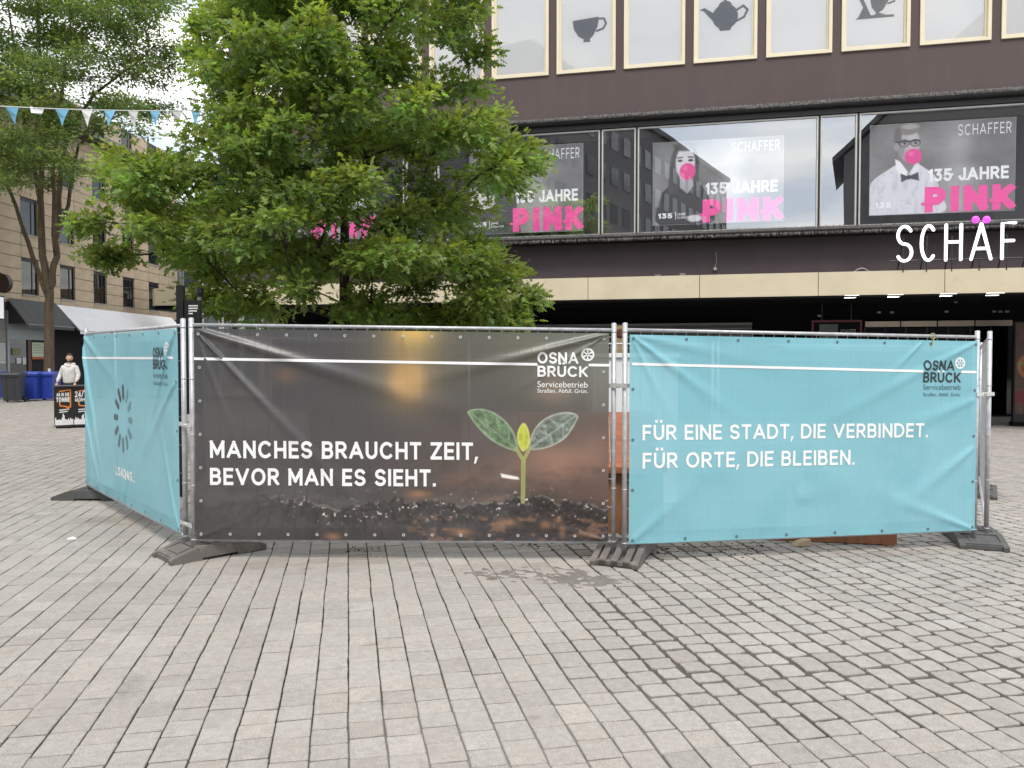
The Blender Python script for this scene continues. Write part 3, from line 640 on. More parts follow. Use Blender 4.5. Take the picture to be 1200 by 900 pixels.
def logo(B, f, par, x0, x1, xo, yt1, yb1, yt2, yb2, ys, wc, wr, mt, mw, lt0, lt1, wheel_fill=False, dots=None):
    put(B, f, 'OSNA', x0, xo, yt1, yb1, mt, par, .19, .12); put(B, f, 'BRÜCK', x0, x1, yt2, yb2, mt, par, .19, .12, um=dots is None)
    u0, ha = f.px(x0, ys[0]); ub, _ = f.px(x1, ys[0]); sm = mt if mt is wprint else mat('grey_small_print', srgb(78, 108, 118), .5); B.ftext('Servicebetrieb', u0, ha, ub - u0, sm, par); _, hb = f.px(x0, ys[1]); B.ftext('Straßen. Abfall. Grün.', u0, hb, ub - u0, sm, par)
    u, h = f.px(*wc); B.disc(u, h, wr * .74, wr, mw, par, sp=6)
    if dots:
        for dx in dots:
            u, h = f.px(dx, yt2 - .5); B.strip(u - .011, u + .011, h, h, mw, par, .022, 'umlaut_dot')
    for (xa, ya_, xb, yb_) in (lt0, lt1):
        a_, ha = f.px(xa, ya_); b_, hb = f.px(xb, yb_); B.strip(a_, b_, ha, hb, mw, par)
logo(BM, fM, bn, 629.5, 688, 677, 412.5, 426, 428.5, 441.3, (453.5, 459.8), (688, 415.5), .055, wprint, wprint, (229, 420.3, 629.5, 427), (689, 427.7, 714, 428))
ptsM = BM.eyelets(bn, 15, 5)
# right turquoise banner
BR = Banner(fR, .03, fR.len - .02, .168, 1.905, [(0, 1, -35, .016, .05, .9), (0, 1, -62, .010, .04, .6), (0, 1, -10, .010, .07, 1.2), (1, 1, 205, .012, .06, 1.5), (.83, 1, 222, .014, .03, .4), (1, .45, 215, .014, .08, .9), (1, 0, 160, .012, .06, 1.0), (0, 0, 40, .010, .08, .9), (1, .7, 200, .010, .1, 1.2), (.45, .2, 10, .008, .2, .8)], 9, .006)
bn = thing('banner', 'turquoise banner with white lettering FÜR EINE STADT, DIE VERBINDET', 'banner', fR.org, 0, 'banners on the fence')
BR.sheet(700, 150, aqua, 'banner_sheet', bn)
put(BR, fR, 'FÜR EINE STADT, DIE VERBINDET.', 751, 1083, 497.5, 515.5, wprint, bn, .17, .15); put(BR, fR, 'FÜR ORTE, DIE BLEIBEN.', 751, 997.5, 530, 548.5, wprint, bn, .17, .15)
logo(BR, fR, bn, 1078.5, 1122, 1115, 422, 434, 436, 448, (456.3, 464), (1121.5, 425.5), .052, dprint, wprint, (739, 426.5, 1078, 435), (1123, 435.7, 1141, 436), dots=(1097, 1102.5))
BR.eyelets(bn, 8, 3, .03, mat('dull_eyelet', (.16, .19, .2), .4, .5, .05))
# left turquoise banner
BL = Banner(fL, .0, fL.len - .045, .19, 1.92, [(0, .95, -62, .035, .05, 1.3), (0, .5, -50, .02, .06, 1.0), (1, 1, 228, .022, .04, 1.0), (1, .75, 215, .02, .06, 1.0), (1, 0, 120, .016, .05, .9), (.5, 0, 70, .02, .08, .8), (0, 1, -20, .015, .07, 1.2)], 15, .010)
bn = thing('banner', 'turquoise banner with a grey loading spinner on the far left fence panel', 'banner', fL.org, 0, 'banners on the fence')
BL.sheet(560, 150, aqua, 'banner_sheet', bn)
logo(BL, fL, bn, 185.3, 202.6, 198, 407, 419, 421, 432.5, (442.5, 450.5), (201.7, 409), .062, dprint, wprint, (101, 419.5, 185, 419.8), (204, 419.5, 209, 419.4), dots=(193.5, 196.5))
put(BL, fL, 'LOADING...', 140.5, 163, 545.2, 556, wprint, bn, .22, .15)
uc, hc = fL.px(148.5, 490.5)
for k in range(12):
    w = R(90 - 30 * k); g = .28 + .72 * k / 11 if k else 1.; g = max(.15, g); m_ = mat('spinner_grey_%d' % k, tuple(np.array(srgb(62, 66, 70)) * g + np.array(srgb(120, 176, 190)) * (1 - g)), .5, 0, .03)
    c, s_ = math.cos(w), math.sin(w); t_ = .030; r0, r1 = .185, .35; n_ = 8; rb = []
    for i in range(n_ + 1):
        q = i / n_; r_ = r0 + (r1 - r0) * q; e = min(q, 1 - q) * (r1 - r0); tt = t_ * (math.sqrt(max(0, 1 - (1 - e / t_) ** 2)) if e < t_ else 1)
        rb.append(((uc + c * r_ - s_ * tt, hc + s_ * r_ + c * tt), (uc + c * r_ + s_ * tt, hc + s_ * r_ - c * tt)))
    mb = MB(); ribbons(mb, [rb], lambda x, y, kk: BL.P(x, y, .003)); mb.build('spinner_bar', m_, bn)
BL.eyelets(bn, 8, 3, .03, MATS['dull_eyelet'])
# yellow cable tie on the right top rail
mb = MB(); p = fR.w(*[fR.px(1092, 398)[0]], -.0, RT)
mb.tube([p + Vector((.025 * math.cos(w), -.02 + .0 * w, .025 * math.sin(w))) for w in np.linspace(0, 6.3, 12)], .004, 5); mb.tube([p + Vector((.0, -.03, -.02)), p + Vector((-.015, -.05, -.06)), p + Vector((-.03, -.045, -.09))], .004, 5)
tag(mb.build('tie_cord', mat('yellow_cord', (.4, .33, .12), .7)), 'short yellow cord tied round the top rail above the right banner', 'cord')
# --- recycled plastic feet 0.8 x 0.4
foot_m = mat('recycled_plastic', srgb(104, 99, 95), .62, 0, .12, 12, .35, 60, .35, dirt=(srgb(142, 134, 125), 5, .52)); foot_d = mat('recycled_plastic_dark', srgb(86, 86, 86), .6, 0, .12, 12, .35, 60, .35, dirt=(srgb(120, 117, 112), 5, .6))
def foot(label, c, ang, m_, style=0, L=.82, Wd=.40, H=.115):
    rz = R(ang); t = thing('ballast_block', label, 'fence foot', (c[0], c[1], gz(c[0]) + .009), rz, 'recycled plastic fence feet'); mb = MB(); h = L / 2; w = Wd / 2
    prof = [(-h, 0), (h, 0), (h, .035), (h - .02, .05), (.17, H), (-.17, H), (-h + .02, .05), (-h, .035)]
    # two side cheeks, middle web and raised rims leave sunken pockets on the slopes
    for y0, y1 in ((-w, -w + .05), (w - .05, w)):
        # cheek with hand notch
        pr = [(-h, 0), (-.15, 0), (-.15, .02), (.15, .02), (.15, 0), (h, 0)] + prof[2:]
        mb.prism([(x, y0, z) for x, z in pr], (0, y1 - y0, 0))
    zt = lambda x: H if abs(x) < .17 else .05 + (H - .05) * (h - .02 - abs(x)) / (h - .19)
    def slab(x0, x1, y0, y1, dz):
        xs_ = [x0, x1]; 
        if x0 < -.17 < x1: xs_ = [x0, -.17, x1]
        if x0 < .17 < x1: xs_ = xs_[:-1] + [.17, x1]
        pts = [(x, 0.0) for x in (xs_[0], xs_[-1])] + [(x, max(.012, zt(x) - dz)) for x in xs_[::-1]]
        mb.prism([(x, y0, z + .004) for x, z in pts], (0, y1 - y0, 0))
    i0_, i1_ = -w + .05, w - .05
    if style == 0:
        slab(-h + .02, -.13, i0_, i1_, .014); slab(.13, h - .02, i0_, i1_, .014)
        for s_ in (-1, 1):
            xa, xb = sorted((s_ * (h - .03), s_ * (h - .075))); slab(xa, xb, i0_, i1_, .001); xa, xb = sorted((s_ * .15, s_ * .20)); slab(xa, xb, i0_, i1_, .001)
            xa, xb = sorted((s_ * (h - .09), s_ * .215)); slab(xa, xb, i0_ + .05, i1_ - .05, .006)
    else:
        slab(-h + .02, -.13, i0_, i1_, .055); slab(.13, h - .02, i0_, i1_, .055)
        for y in (-.1, 0, .1):
            for s_ in (-1, 1): xa, xb = sorted((s_ * (h - .02), s_ * .13)); slab(xa, xb, y - .028, y + .028, .002)
        for s_ in (-1, 1): xa, xb = sorted((s_ * (h - .02), s_ * (h - .05))); slab(xa, xb, i0_, i1_, .012)
    slab(-.13, .13, i0_, i1_, .03)
    for x in (-.125, .125, -.04, .04): slab(x - .018, x + .018, i0_, i1_, .002)
    for y in (-.09, .02, .1): slab(-.12, .12, y - .02, y + .02, .003)
    mb.build('block', m_, t)
    mb = MB(); 
    for x, y in ((0, -.06), (0, .06), (-.08, 0), (.08, 0)): mb.lathe((x, y, H - .006), [(.026, 0), (.026, .008), (.02, .008), (.02, -.01), (.0, -.01)], 14)
    mb.build('pole_socket', m_, t, False); return t
def foot_px(label, pa, pb, m_, style, off=0.):
    """pa,pb: pixels of the long axis ends on the ground"""
    a_, b_ = gnd(*pa), gnd(*pb); c = (a_ + b_) / 2; return foot(label, c, math.degrees(math.atan2(b_.y - a_.y, b_.x - a_.x)), m_, style)
foot_px('brown-grey fence foot with sunken panels at the left front corner of the fence', (189, 659), (300, 640), foot_m, 0)
foot_px('grey ribbed fence foot between the dark and the right turquoise banner', (717, 668), (746, 639), foot_m, 1)
foot_px('dark grey fence foot at the right front corner of the fence', (1156, 648), (1124, 623), foot_d, 0)
foot_px('dark fence foot under the far end of the left turquoise banner', (84, 584), (140, 584), foot_d, 0)
foot_px('dark fence foot at the far end of the bare right fence panel', (1147, 590), (1147, 571), foot_d, 0)
def foot_at(label, p, ang, m_): return foot(label, p, ang, m_, 0)
foot_at('grey fence foot under the back fence panels behind the right banner', (gE[0] - 3.49, 10.9), 90, foot_m)
foot_at('grey fence foot under the back fence panels behind the dark banner', (-1.27, 11.0), 60, foot_m)
# ------------------------------------------------------------------ things inside the enclosure
wood = mat('red_brown_timber', (.36, .125, .055), .5, 0, .25, 3, .2, 40, .4, stretch=(1, 1, 6)); wood2 = mat('plank_timber', (.34, .14, .065), .55, 0, .25, 3, .2, 40, .4, stretch=(4, 1, 1))
rust = mat('rusty_steel', (.13, .055, .03), .8, 0, .3, 6, .3, 30, .2)
sL = at(606, 560, 7.75).x; sR = at(772, 560, 7.75).x; yb = 7.75; gzz = gz(1.)
t = thing('timber_bench', 'red-brown timber bench with tall plank back, seen through the gap between the banners', 'bench', ((sL + sR) / 2, yb, gzz)); hw = (sR - sL) / 2; nb = 9
for k in range(nb):
    x0 = -hw + 2 * hw * k / nb; x1 = x0 + 2 * hw / nb - .008
    MB().prism([(x0, 0.03, .66), (x1, .03, .66), (x1 , .03 + .18, 1.16), (x0, .03 + .18, 1.16)], (0, .03, 0)).build('back_plank', wood, t)
    MB().prism([(x0, -.30, .0), (x1, -.30, .0), (x1, -.26, .58), (x0, -.26, .58)], (0, .03, 0)).build('front_plank', wood2, t)
MB().box(-hw - .02, hw + .02, -.34, .08, .60, .66).build('seat', wood, t)
MB().box(-hw, hw, .02, .10, .0, .598).build('frame', wood2, t)
c = at(742, 450, 9.2); t = thing('storage_box', 'tall white plastic box standing behind the timber bench', 'box', (c.x, 9.4, gz(c.x))); mb = MB(); mb.cbox(-.5, .5, -.35, .35, .02, 1.74, .03); mb.build('body', white, t); MB().cbox(-.53, .53, -.38, .38, 1.74, 1.79, .02).build('lid', white, t)
c = at(726, 400, 12.2); t = thing('timber_post', 'tan timber post rising behind the gap between the banners', 'post', (c.x, 12.2, gz(c.x))); MB().box(-.075, .075, -.07, .07, 0, 2.26).build('shaft', mat('tan_wood', (.30, .22, .10), .7, stretch=(1, 1, .2)), t)
MB().lathe((0, 0, 2.12), [(.05, -.1), (.1, -.02), (.1, .06), (.05, .12), (0, .12)], 12).build('cap', rust, t)
c = at(456, 470, 10.2); t = thing('round_planter', 'round rusty steel planter showing through the dark banner', 'planter', (c.x, 10.0, gz(c.x)))
MB().lathe((0, 0, 0), [(.92, 0), (1.0, 1.08), (1.03, 1.08), (1.03, 1.14), (.98, 1.14), (.96, 1.0), (0, 1.0)], 40).build('drum', rust, t, False)
mb = MB()
for _ in range(60): a_ = random.random() * 6.3; r_ = random.random() ** .5 * .85; mb.ball((r_ * math.cos(a_), r_ * math.sin(a_), 1.0), (.08, .08, .05), 6, 3)
tag(mb.build('soil', soilm, t), kind='stuff')
pa, pb = gnd(905, 634), gnd(1051, 641); d = (pb - pa).normalized(); ang = math.atan2(d.y, d.x)
t = thing('timber_beam', 'brown timber beam lying on the paving below the right turquoise banner', 'beam', (pb.x, pb.y, pb.z + .008), ang)
MB().cbox(-1.15, 0, .0, .09, .012, .115, .004).build('beam', wood2, t); MB().box(-1.10, -1.0, .0, .09, .0, .012).build('batten', wood2, t); MB().box(-.12, -.02, .0, .09, .0, .012).build('batten', wood2, t)
p = gnd(938, 640); mb = MB(); k = [(-.10, 0, .0), (-.05, -.05, .0), (.07, -.045, 0), (.11, .02, 0), (.02, .05, 0), (-.07, .04, 0)]; tp = [(x * .75 + .015, y * .7, .035 + .02 * (x > 0)) for x, y, z in k]
mb.add(k + tp + [(.02, 0, .062)], [(i, (i + 1) % 6, (i + 1) % 6 + 6, i + 6) for i in range(6)] + [(6 + i, 6 + (i + 1) % 6, 12) for i in range(6)])
o = mb.build('crumpled_paper', mat('kraft_paper', (.5, .38, .24), .8)); o.location = (p.x, p.y, p.z + .01); tag(o, 'crumpled beige paper lying in front of the timber beam', 'litter')
p = gnd(84, 633); mb = MB(); mb.add([(-.04, -.01, 0), (.04, -.015, 0), (.045, .01, .004), (0, .02, .02), (-.045, .015, .006), (0, 0, .018)], [(0, 1, 5), (1, 2, 5), (2, 3, 5), (3, 4, 5), (4, 0, 5)])
o = mb.build('paper_scrap', white); o.location = (p.x, p.y, p.z + .01); tag(o, 'small white paper scrap on the paving left of the fence', 'litter')
# ------------------------------------------------------------------ department store
AL = math.atan(.216); FP = Plane((0, 23.6, 0), -AL)
store = thing('department_store', 'dark brown department store with cream framed windows and a cream canopy', 'building', (0, 23.6, 0), -AL)
SL = FP.px(268, 100)[0]; SRt = 24.0; DEP = 14.
def z_(px, py, c=0): return FP.px(px, py, c)[1]
def s_(px, py=200, c=0): return FP.px(px, py, c)[0]
zw0 = z_(600, 143); zcor = z_(600, 156.5); zg1 = z_(750, 149.5, .12); zg0 = z_(750, 274, .12); zb1 = z_(640, 291, .45)
zwin0 = z_(730, 81.5); zwin1 = zwin0 + 2.95; ZT = zwin1 + 2.2
# window axes
lefts = [652.5, 732.5, 815, 899, 987, 1077.5]; rights = [722.5, 804, 889, 976, 1067, 1160]; ys_ = [87, 81, 75, 68, 62, 56]
sl_ = [s_(x, y) for x, y in zip(lefts, ys_)]; sr_ = [s_(x, y) for x, y in zip(rights, ys_)]
pitch = (sl_[-1] - sl_[0]) / 5; ww = sum(b - a for a, b in zip(sl_, sr_)) / 6
print('pitch', pitch, 'ww', ww, 'zwin', zwin0, zwin1, 'strip', zg0, zg1, 'zw0', zw0, 'SL', SL)
wins = [sl_[0] + pitch * k for k in range(-9, 12)]; wins = [w for w in wins if w > SL + .4 and w + ww < SRt - .3]
mb = MB(); e = [SL]
for w in wins: e += [w + .03, w + ww - .03]
e.append(SRt)
for i in range(0, len(e) - 1, 2): mb.box(e[i], e[i + 1], 0, .35, zwin0 + .03, zwin1 - .03)
mb.box(SL, SRt, 0, .35, zw0, zwin0 + .03); mb.box(SL, SRt, 0, .35, zwin1 - .03, ZT)
mb.build('upper_wall', brown, store)
MB().box(SL, SRt, .35, DEP, zw0, ZT - .1).build('building_core', mat('core_plaster', (.1, .09, .09), .9), store)
MB().box(SL - .05, SRt + .05, -.06, DEP, ZT, ZT + .18).build('roof_edge', brownd, store)
film = mat('white_window_film_glow', (.87, .87, .86), .3, 0, .03, .8, spec=.5, emit=(1, .98, .94), es=.16); sil = mat('grey_silhouette_film', (.20, .205, .22), .4, 0, .05, 4)  # film glows faintly, standing in for lamplight in the rooms behind
lamp_w = mat('warm_spot', (.8, .7, .6), .5, emit=(1, .82, .62), es=.25)
fglass = glass('upper_window_glass', (.95, .96, .98), .05, .02)
def shape_cup(): 
    a = [(-.42, .28), (.36, .34)] + [(.36, .25), (.33, .05), (.2, -.2), (.1, -.3), (.12, -.38), (-.1, -.38), (-.08, -.3), (-.24, -.2), (-.38, .02)]
    return [a], [([(.35, .28), (.52, .27), (.58, .12), (.5, -.02), (.3, -.08)], .06)]
def shape_pot():
    b = arc(0, .0, .36, .36, -60, 240, 18); return [b + [(-.14, -.4), (.14, -.4)], [(-.2, .32), (.2, .32), (.12, .42), (.04, .44), (.05, .52), (-.05, .52), (-.04, .44), (-.12, .42)], [(-.3, -.15), (-.6, .2), (-.72, .24), (-.58, .3), (-.32, .12)]], [([(.32, .16), (.5, .26), (.62, .14), (.52, -.06), (.3, -.16)], .065)]
def shape_mix():
    return [[(-.5, -.42), (.5, -.42), (.5, -.36), (-.1, -.33), (-.28, .1), (-.22, .42), (.3, .42), (.3, .6), (-.4, .6), (-.5, .35), (-.3, -.1), (-.42, -.36)], [(-.15, .28), (.38, .28), (.36, .05), (.22, -.2), (.1, -.28), (.3, -.34), (-.02, -.34), (.04, -.28), (-.08, -.12)]], [([(.38, .2), (.5, .2), (.5, 0), (.34, -.05)], .05)]
shapes = {0: shape_cup, 2: shape_pot, 4: shape_mix, -2: shape_pot, -4: shape_cup, -6: shape_mix}
for w in wins:
    k = round((w - sl_[0]) / pitch); x0, x1 = w, w + ww; t_ = .085
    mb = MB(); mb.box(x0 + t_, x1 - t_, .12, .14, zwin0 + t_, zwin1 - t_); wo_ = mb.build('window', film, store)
    mb = MB()
    for (a, b, c, d) in ((x0, x0 + t_, zwin0, zwin1), (x1 - t_, x1, zwin0, zwin1), (x0 + t_, x1 - t_, zwin0, zwin0 + t_), (x0 + t_, x1 - t_, zwin1 - t_, zwin1)): mb.box(a, b, -.05, .16, c, d)
    t2 = .05
    for (a, b, c, d) in ((x0 + t_, x0 + t_ + t2, zwin0 + t_, zwin1 - t_), (x1 - t_ - t2, x1 - t_, zwin0 + t_, zwin1 - t_), (x0 + t_ + t2, x1 - t_ - t2, zwin0 + t_, zwin0 + t_ + t2), (x0 + t_ + t2, x1 - t_ - t2, zwin1 - t_ - t2, zwin1 - t_)): mb.box(a, b, .04, .118, c, d)
    mb.build('frame', creamf, wo_)
    MB().add([(x0 + .13, .085, zwin0 + .13), (x1 - .13, .085, zwin0 + .13), (x1 - .13, .085, zwin1 - .13), (x0 + .13, .085, zwin1 - .13)], [(0, 1, 2, 3)]).build('glazing', fglass, wo_)
    if k in shapes:
        polys, strokes = shapes[k](); mb = MB(); cx = (x0 + x1) / 2; cz = zwin0 + 1.32; S = 1.0
        for j, pl in enumerate(polys): mb.add([(cx + x * S, .117 - .0006 * j, cz + z * S) for x, z in pl], [tuple(range(len(pl)))])
        for pl, th in strokes:
            for i in range(len(pl) - 1):
                a = Vector(pl[i]); b = Vector(pl[i + 1]); n = (b - a).normalized(); a = a - n * .02; b = b + n * .02; n = Vector((-n.y, n.x)) * th / 2
                mb.add([(cx + q.x * S, .115 - .0006 * i, cz + q.y * S) for q in (a + n, a - n, b - n, b + n)], [(0, 1, 2, 3)])
        mb.build('silhouette_sticker', sil, wo_)
# cornice between upper wall and strip windows
mb = MB(); mb.tube([(SL, -.0, zw0 - .10), (SRt, -.0, zw0 - .10)], .10, 10); mb.box(SL, SRt, .05, .6, zg1 + .02, zw0 - .004); mb.build('cornice', black, store)
def fringe(name, y, z, n, up=False):
    mb = MB()
    for _ in range(n):
        x = random.uniform(s_(560), SRt); h = random.uniform(.04, .12) * (1 if up else -1); w = random.uniform(.004, .012); yy = y - random.random() * .05
        mb.add([(x - w, yy, z), (x + w, yy, z), (x + random.uniform(-.04, .04), yy - random.uniform(0, .05), z + h)], [(0, 1, 2)])
    return tag(mb.build(name, mat('spike_strip', (.16, .15, .14), .6), store), kind='stuff')
fringe('bird_spikes', -.085, zw0 - .01, 3000); fringe('bird_spikes', -.085, zw0 - .05, 2000, True)
# strip of display windows
sglass = glass('display_glass', (.88, .89, .90), .42, add=True)
mul = sorted([s_(475, 240, .12), s_(512, 240, .12), s_(704, 230, .12), s_(746, 230, .12), s_(959.5, 210, .12), s_(1005, 205, .12)])
wide = mul[4] - mul[3]; narrow = mul[5] - mul[4]; print('wide', wide, 'narrow', narrow)
edges = [mul[5] + wide + narrow, mul[5] + wide] + mul[::-1] + [mul[0] - wide, mul[0] - wide - narrow]
edges = sorted(e for e in edges if e > SL + .3); edges = [SL + .02] + edges + [SRt - .1]
lz0, lz1 = zg0, zg1
for i in range(len(edges) - 1):
    a, b = edges[i] + .035, edges[i + 1] - .035
    if b - a < .2: continue
    pane = MB().add([(a, .14, lz0), (b, .14, lz0), (b, .14, lz1), (a, .14, lz1)], [(0, 1, 2, 3)]).build('display_window', sglass, store)
    mb = MB(); t_ = .04
    for (x0, x1, z0, z1) in ((a - .005, a + t_ - .005, lz0, lz1), (b - t_ + .005, b + .005, lz0, lz1), (a + t_, b - t_, lz0, lz0 + t_), (a + t_, b - t_, lz1 - t_, lz1)): mb.box(x0, x1, .09, .16, z0, z1)
    mb.build('frame', light_frame, pane)
for e_ in edges[1:-1]: MB().box(e_ - .028, e_ + .028, .10, .2, lz0, lz1).build('mullion', black, store)
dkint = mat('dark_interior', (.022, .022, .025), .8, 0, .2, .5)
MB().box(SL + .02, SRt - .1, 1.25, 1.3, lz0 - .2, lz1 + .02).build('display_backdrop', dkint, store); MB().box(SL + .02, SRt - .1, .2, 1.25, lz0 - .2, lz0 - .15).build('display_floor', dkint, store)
mb = MB(); mb.box(SL, SRt, -.02, .6, zg0 - .14, zg0 - .004); mb.tube([(SL, -.02, zg0 - .07), (SRt, -.02, zg0 - .07)], .055, 8); mb.build('window_ledge', mat('weathered_ledge', (.06, .055, .055), .7, 0, .3, 6), store)
fringe('bird_spikes', -.0, zg0 - .06, 4500, True); fringe('bird_spikes', -.0, zg0 - .12, 3000)
# recessed lower band and canopy
CY = -1.6; zc1 = z_(640, 326.5, CY); zc0 = z_(640, 352, CY); print('canopy', zc0, zc1, 'zb1', zb1)
MB().box(SL + 3.5, SRt, .5, .7, zc0 + .1, zg0 - .14).build('lower_band', brownd, store)
MB().box(SL, SL + 3.49, .0, .7, zc0 + .1, zg0 - .14).build('lower_band', brownd, store)
cl = s_(236, 345, CY)
joints = [s_(x, 340, CY) for x in (689, 820, 960, 1107)]; st = (joints[3] - joints[0]) / 3; js = [joints[0] + st * k for k in range(-12, 6)]; js = [cl] + [j for j in js if cl + .4 < j < SRt] + [SRt]
for a, b in zip(js[:-1], js[1:]):
    MB().cbox(a + .008, b - .008, CY, CY + .04, zc0, zc1, .006).build('canopy_panel', cream, store)
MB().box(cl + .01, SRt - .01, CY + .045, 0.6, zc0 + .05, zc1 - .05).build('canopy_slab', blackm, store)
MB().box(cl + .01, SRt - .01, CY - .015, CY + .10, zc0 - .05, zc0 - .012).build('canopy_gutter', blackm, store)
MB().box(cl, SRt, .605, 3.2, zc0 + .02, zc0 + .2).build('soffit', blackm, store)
led = mat('downlight_glow', (.9, .85, .8), .5, emit=(1, .92, .82), es=3.)
for px_, py_ in ((998, 348.5), (1049, 347.7), (1111, 346.7), (1166, 345.8)):
    d = ray(px_, py_); zz = zc0 + .045; P = CAM + d * ((zz - CZ) / d.z); q = P - FP.O; u, v = q.dot(FP.ux), q.dot(FP.vy)
    u, v = FP.px(px_, py_, -1.1)[0], -1.1
    MB().box(u - .13, u + .13, v - .25, v + .25, zc0 - .015, zc0 + .06).build('downlight', led, store)
# shop front below the canopy
y3 = 3.0; zs = z_(1100, 383, y3)
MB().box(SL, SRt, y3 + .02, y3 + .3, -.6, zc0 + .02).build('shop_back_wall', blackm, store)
MB().box(cl, s_(880, 385, y3), y3 - .35, y3 - .3, -.5, z_(800, 379, y3 - .35)).build('roller_shutter', mat('shutter_grey', (.07, .08, .075), .5, .3, .1, 3), store)
mb = MB()
for k in range(24): z0 = .1 + k * .12; mb.box(cl, s_(880, 385, y3), y3 - .365, y3 - .352, z0, z0 + .02)
mb.box(cl, s_(880, 385, y3), y3 - .4, y3 - .352, z_(800, 379, y3 - .35) - .03, z_(800, 379, y3 - .35)); mb.build('shutter_ribs', mat('shutter_edge', (.25, .25, .24), .5, .4), store)
la, lb = s_(1013, 380, y3 - .3), s_(1187, 380, y3 - .3); zla, zlb = z_(1100, 382.5, y3 - .3), z_(1100, 376, y3 - .3)
for k in range(4):
    a, b = la + (lb - la) * k / 4, la + (lb - la) * (k + 1) / 4; MB().box(a + .02, b - .02, y3 - .32, y3 - .3, zla, zlb).build('lintel_panel', mat('brushed_lintel', (.42, .36, .3), .35, .8, .1, 3), store)
shopglass = glass('shop_glass', (.12, .12, .13), .03)
for k in range(7):
    a = la + (lb - la) * k / 7; b = la + (lb - la) * (k + 1) / 7
    g_ = MB().add([(a, y3 - .3, .1), (b, y3 - .3, .1), (b, y3 - .3, zla - .02), (a, y3 - .3, zla - .02)], [(0, 1, 2, 3)]).build('shop_door_pane', shopglass, store); MB().box(a - .02, a + .02, y3 - .34, y3 - .28, -.2, zla - .02).build('frame', black, g_)
MB().box(cl, SRt, y3 - .5, y3, -.6, .02).build('threshold', mat('grey_step', (.2, .19, .18), .7, 0, .1, 3), store)
# soffit fittings
for px_, py_ in ((1030, 366), (1045, 366), (1109, 365), (1165, 365), (1172, 365), (1180, 365), (960, 370), (1120, 354)):
    u, z = FP.px(px_, py_, 1.5); MB().lathe((u, 1.5, z - .03), [(.0, 0), (.06, 0), (.06, .05), (.075, .05)], 10).build('ceiling_spot', mat('dim_chrome', (.2, .18, .17), .3, .8), store)
# small brackets, hose and camera on the canopy top
mb = MB()
for px_, py_ in ((771, 322), (800, 320.5), (1070 - 55, 318)): u, z = FP.px(px_, py_, CY + .3); mb.box(u - .08, u + .08, CY + .2, CY + .4, zc1 - .06, z)
u, z = FP.px(1009, 318, CY + .2); mb.tube([(u - .2 + .4 * i / 8, CY + .15, zc1 - .02 + .11 * math.sin(math.pi * i / 8)) for i in range(9)], .025, 6); mb.build('canopy_fittings', mat('grey_fitting', (.2, .2, .2), .5), store)
mb = MB(); u, z = FP.px(838, 315, .45); mb.tube([(u, .5, z), (u, .42, z)], .05, 12); mb.tube([(u, .48, z + .05), (u + .05, .48, z + .25), (u + .02, .48, z + .5)], .008, 5); mb.build('wall_sensor', mat('pale_plastic', (.4, .4, .38), .5), store)
# rooftop sign on the canopy : tubes
sg = thing('illuminated_sign', 'white illuminated shop name letters with pink umlaut dots standing on the canopy', 'sign', (0, 23.6, 0), -AL)
wl_ = mat('lit_white_letter', (.9, .9, .9), .4, 0, 0, emit=(1, 1, 1), es=.75); pl_ = mat('lit_pink_dot', (.9, .1, .8), .4, 0, 0, emit=(1, .02, 1), es=.9)
zl0 = z_(1070, 308, CY); zl1 = z_(1070, 264, CY); hL = zl1 - zl0; xsL = [1048.5, 1076.5, 1105, 1134.5, 1170.5]; xeL = [1069, 1096, 1126.5, 1161.5, 1189.5]
A_ = [s_(x, 285, CY) for x in xsL]; B_ = [s_(x, 285, CY) for x in xeL]; gap = A_[4] - B_[3]; fw = B_[4] - A_[4]
for k, ch in enumerate('SCHÄFFER'):
    if k < 5: a, b = A_[k], B_[k]
    else: a = A_[4] + (fw + gap * 1.1) * (k - 4); b = a + fw
    W_, stx = GL[{'Ä': 'A'}.get(ch, ch)]; lt = None; r = .039
    for st_ in stx:
        pts = [(a + r + (b - a - 2 * r) * x, CY - .1, zl0 + r + (hL - 2 * r) * y) for x, y in st_]
        mb = MB(); mb.tube(pts, r, 10); 
        for p_ in (pts[0], pts[-1]): mb.ball(p_, r, 10, 6)
        if lt is None: lt = mb.build('letter', wl_, sg, True)
        else: mb.build('letter_stroke', wl_, lt, True)
    if ch == 'Ä':
        for px_ in (1143.3, 1156.2):
            u, z = FP.px(px_, 257.3, CY - .1); mb = MB(); mb.ball((u, CY - .1, z), (.088, .05, .088), 16, 10); mb.build('umlaut_dot', pl_, sg, True)
    mb = MB()
    for q in (.5,): x = a + (b - a) * q; mb.tube([(x, CY, zl1 - .3), (x, CY, zc1 - .05)], .015, 5); mb.tube([(x, CY, zl1 - .3), (x, CY + .6, zc1 - .05)], .015, 5)
    mb.build('strut', black, sg)
MB().tube([(A_[0] - .1, CY, zl0 + .06), (A_[4] + (fw + gap) * 4, CY, zl0 + .06)], .016, 6).build('support_rail', black, sg)
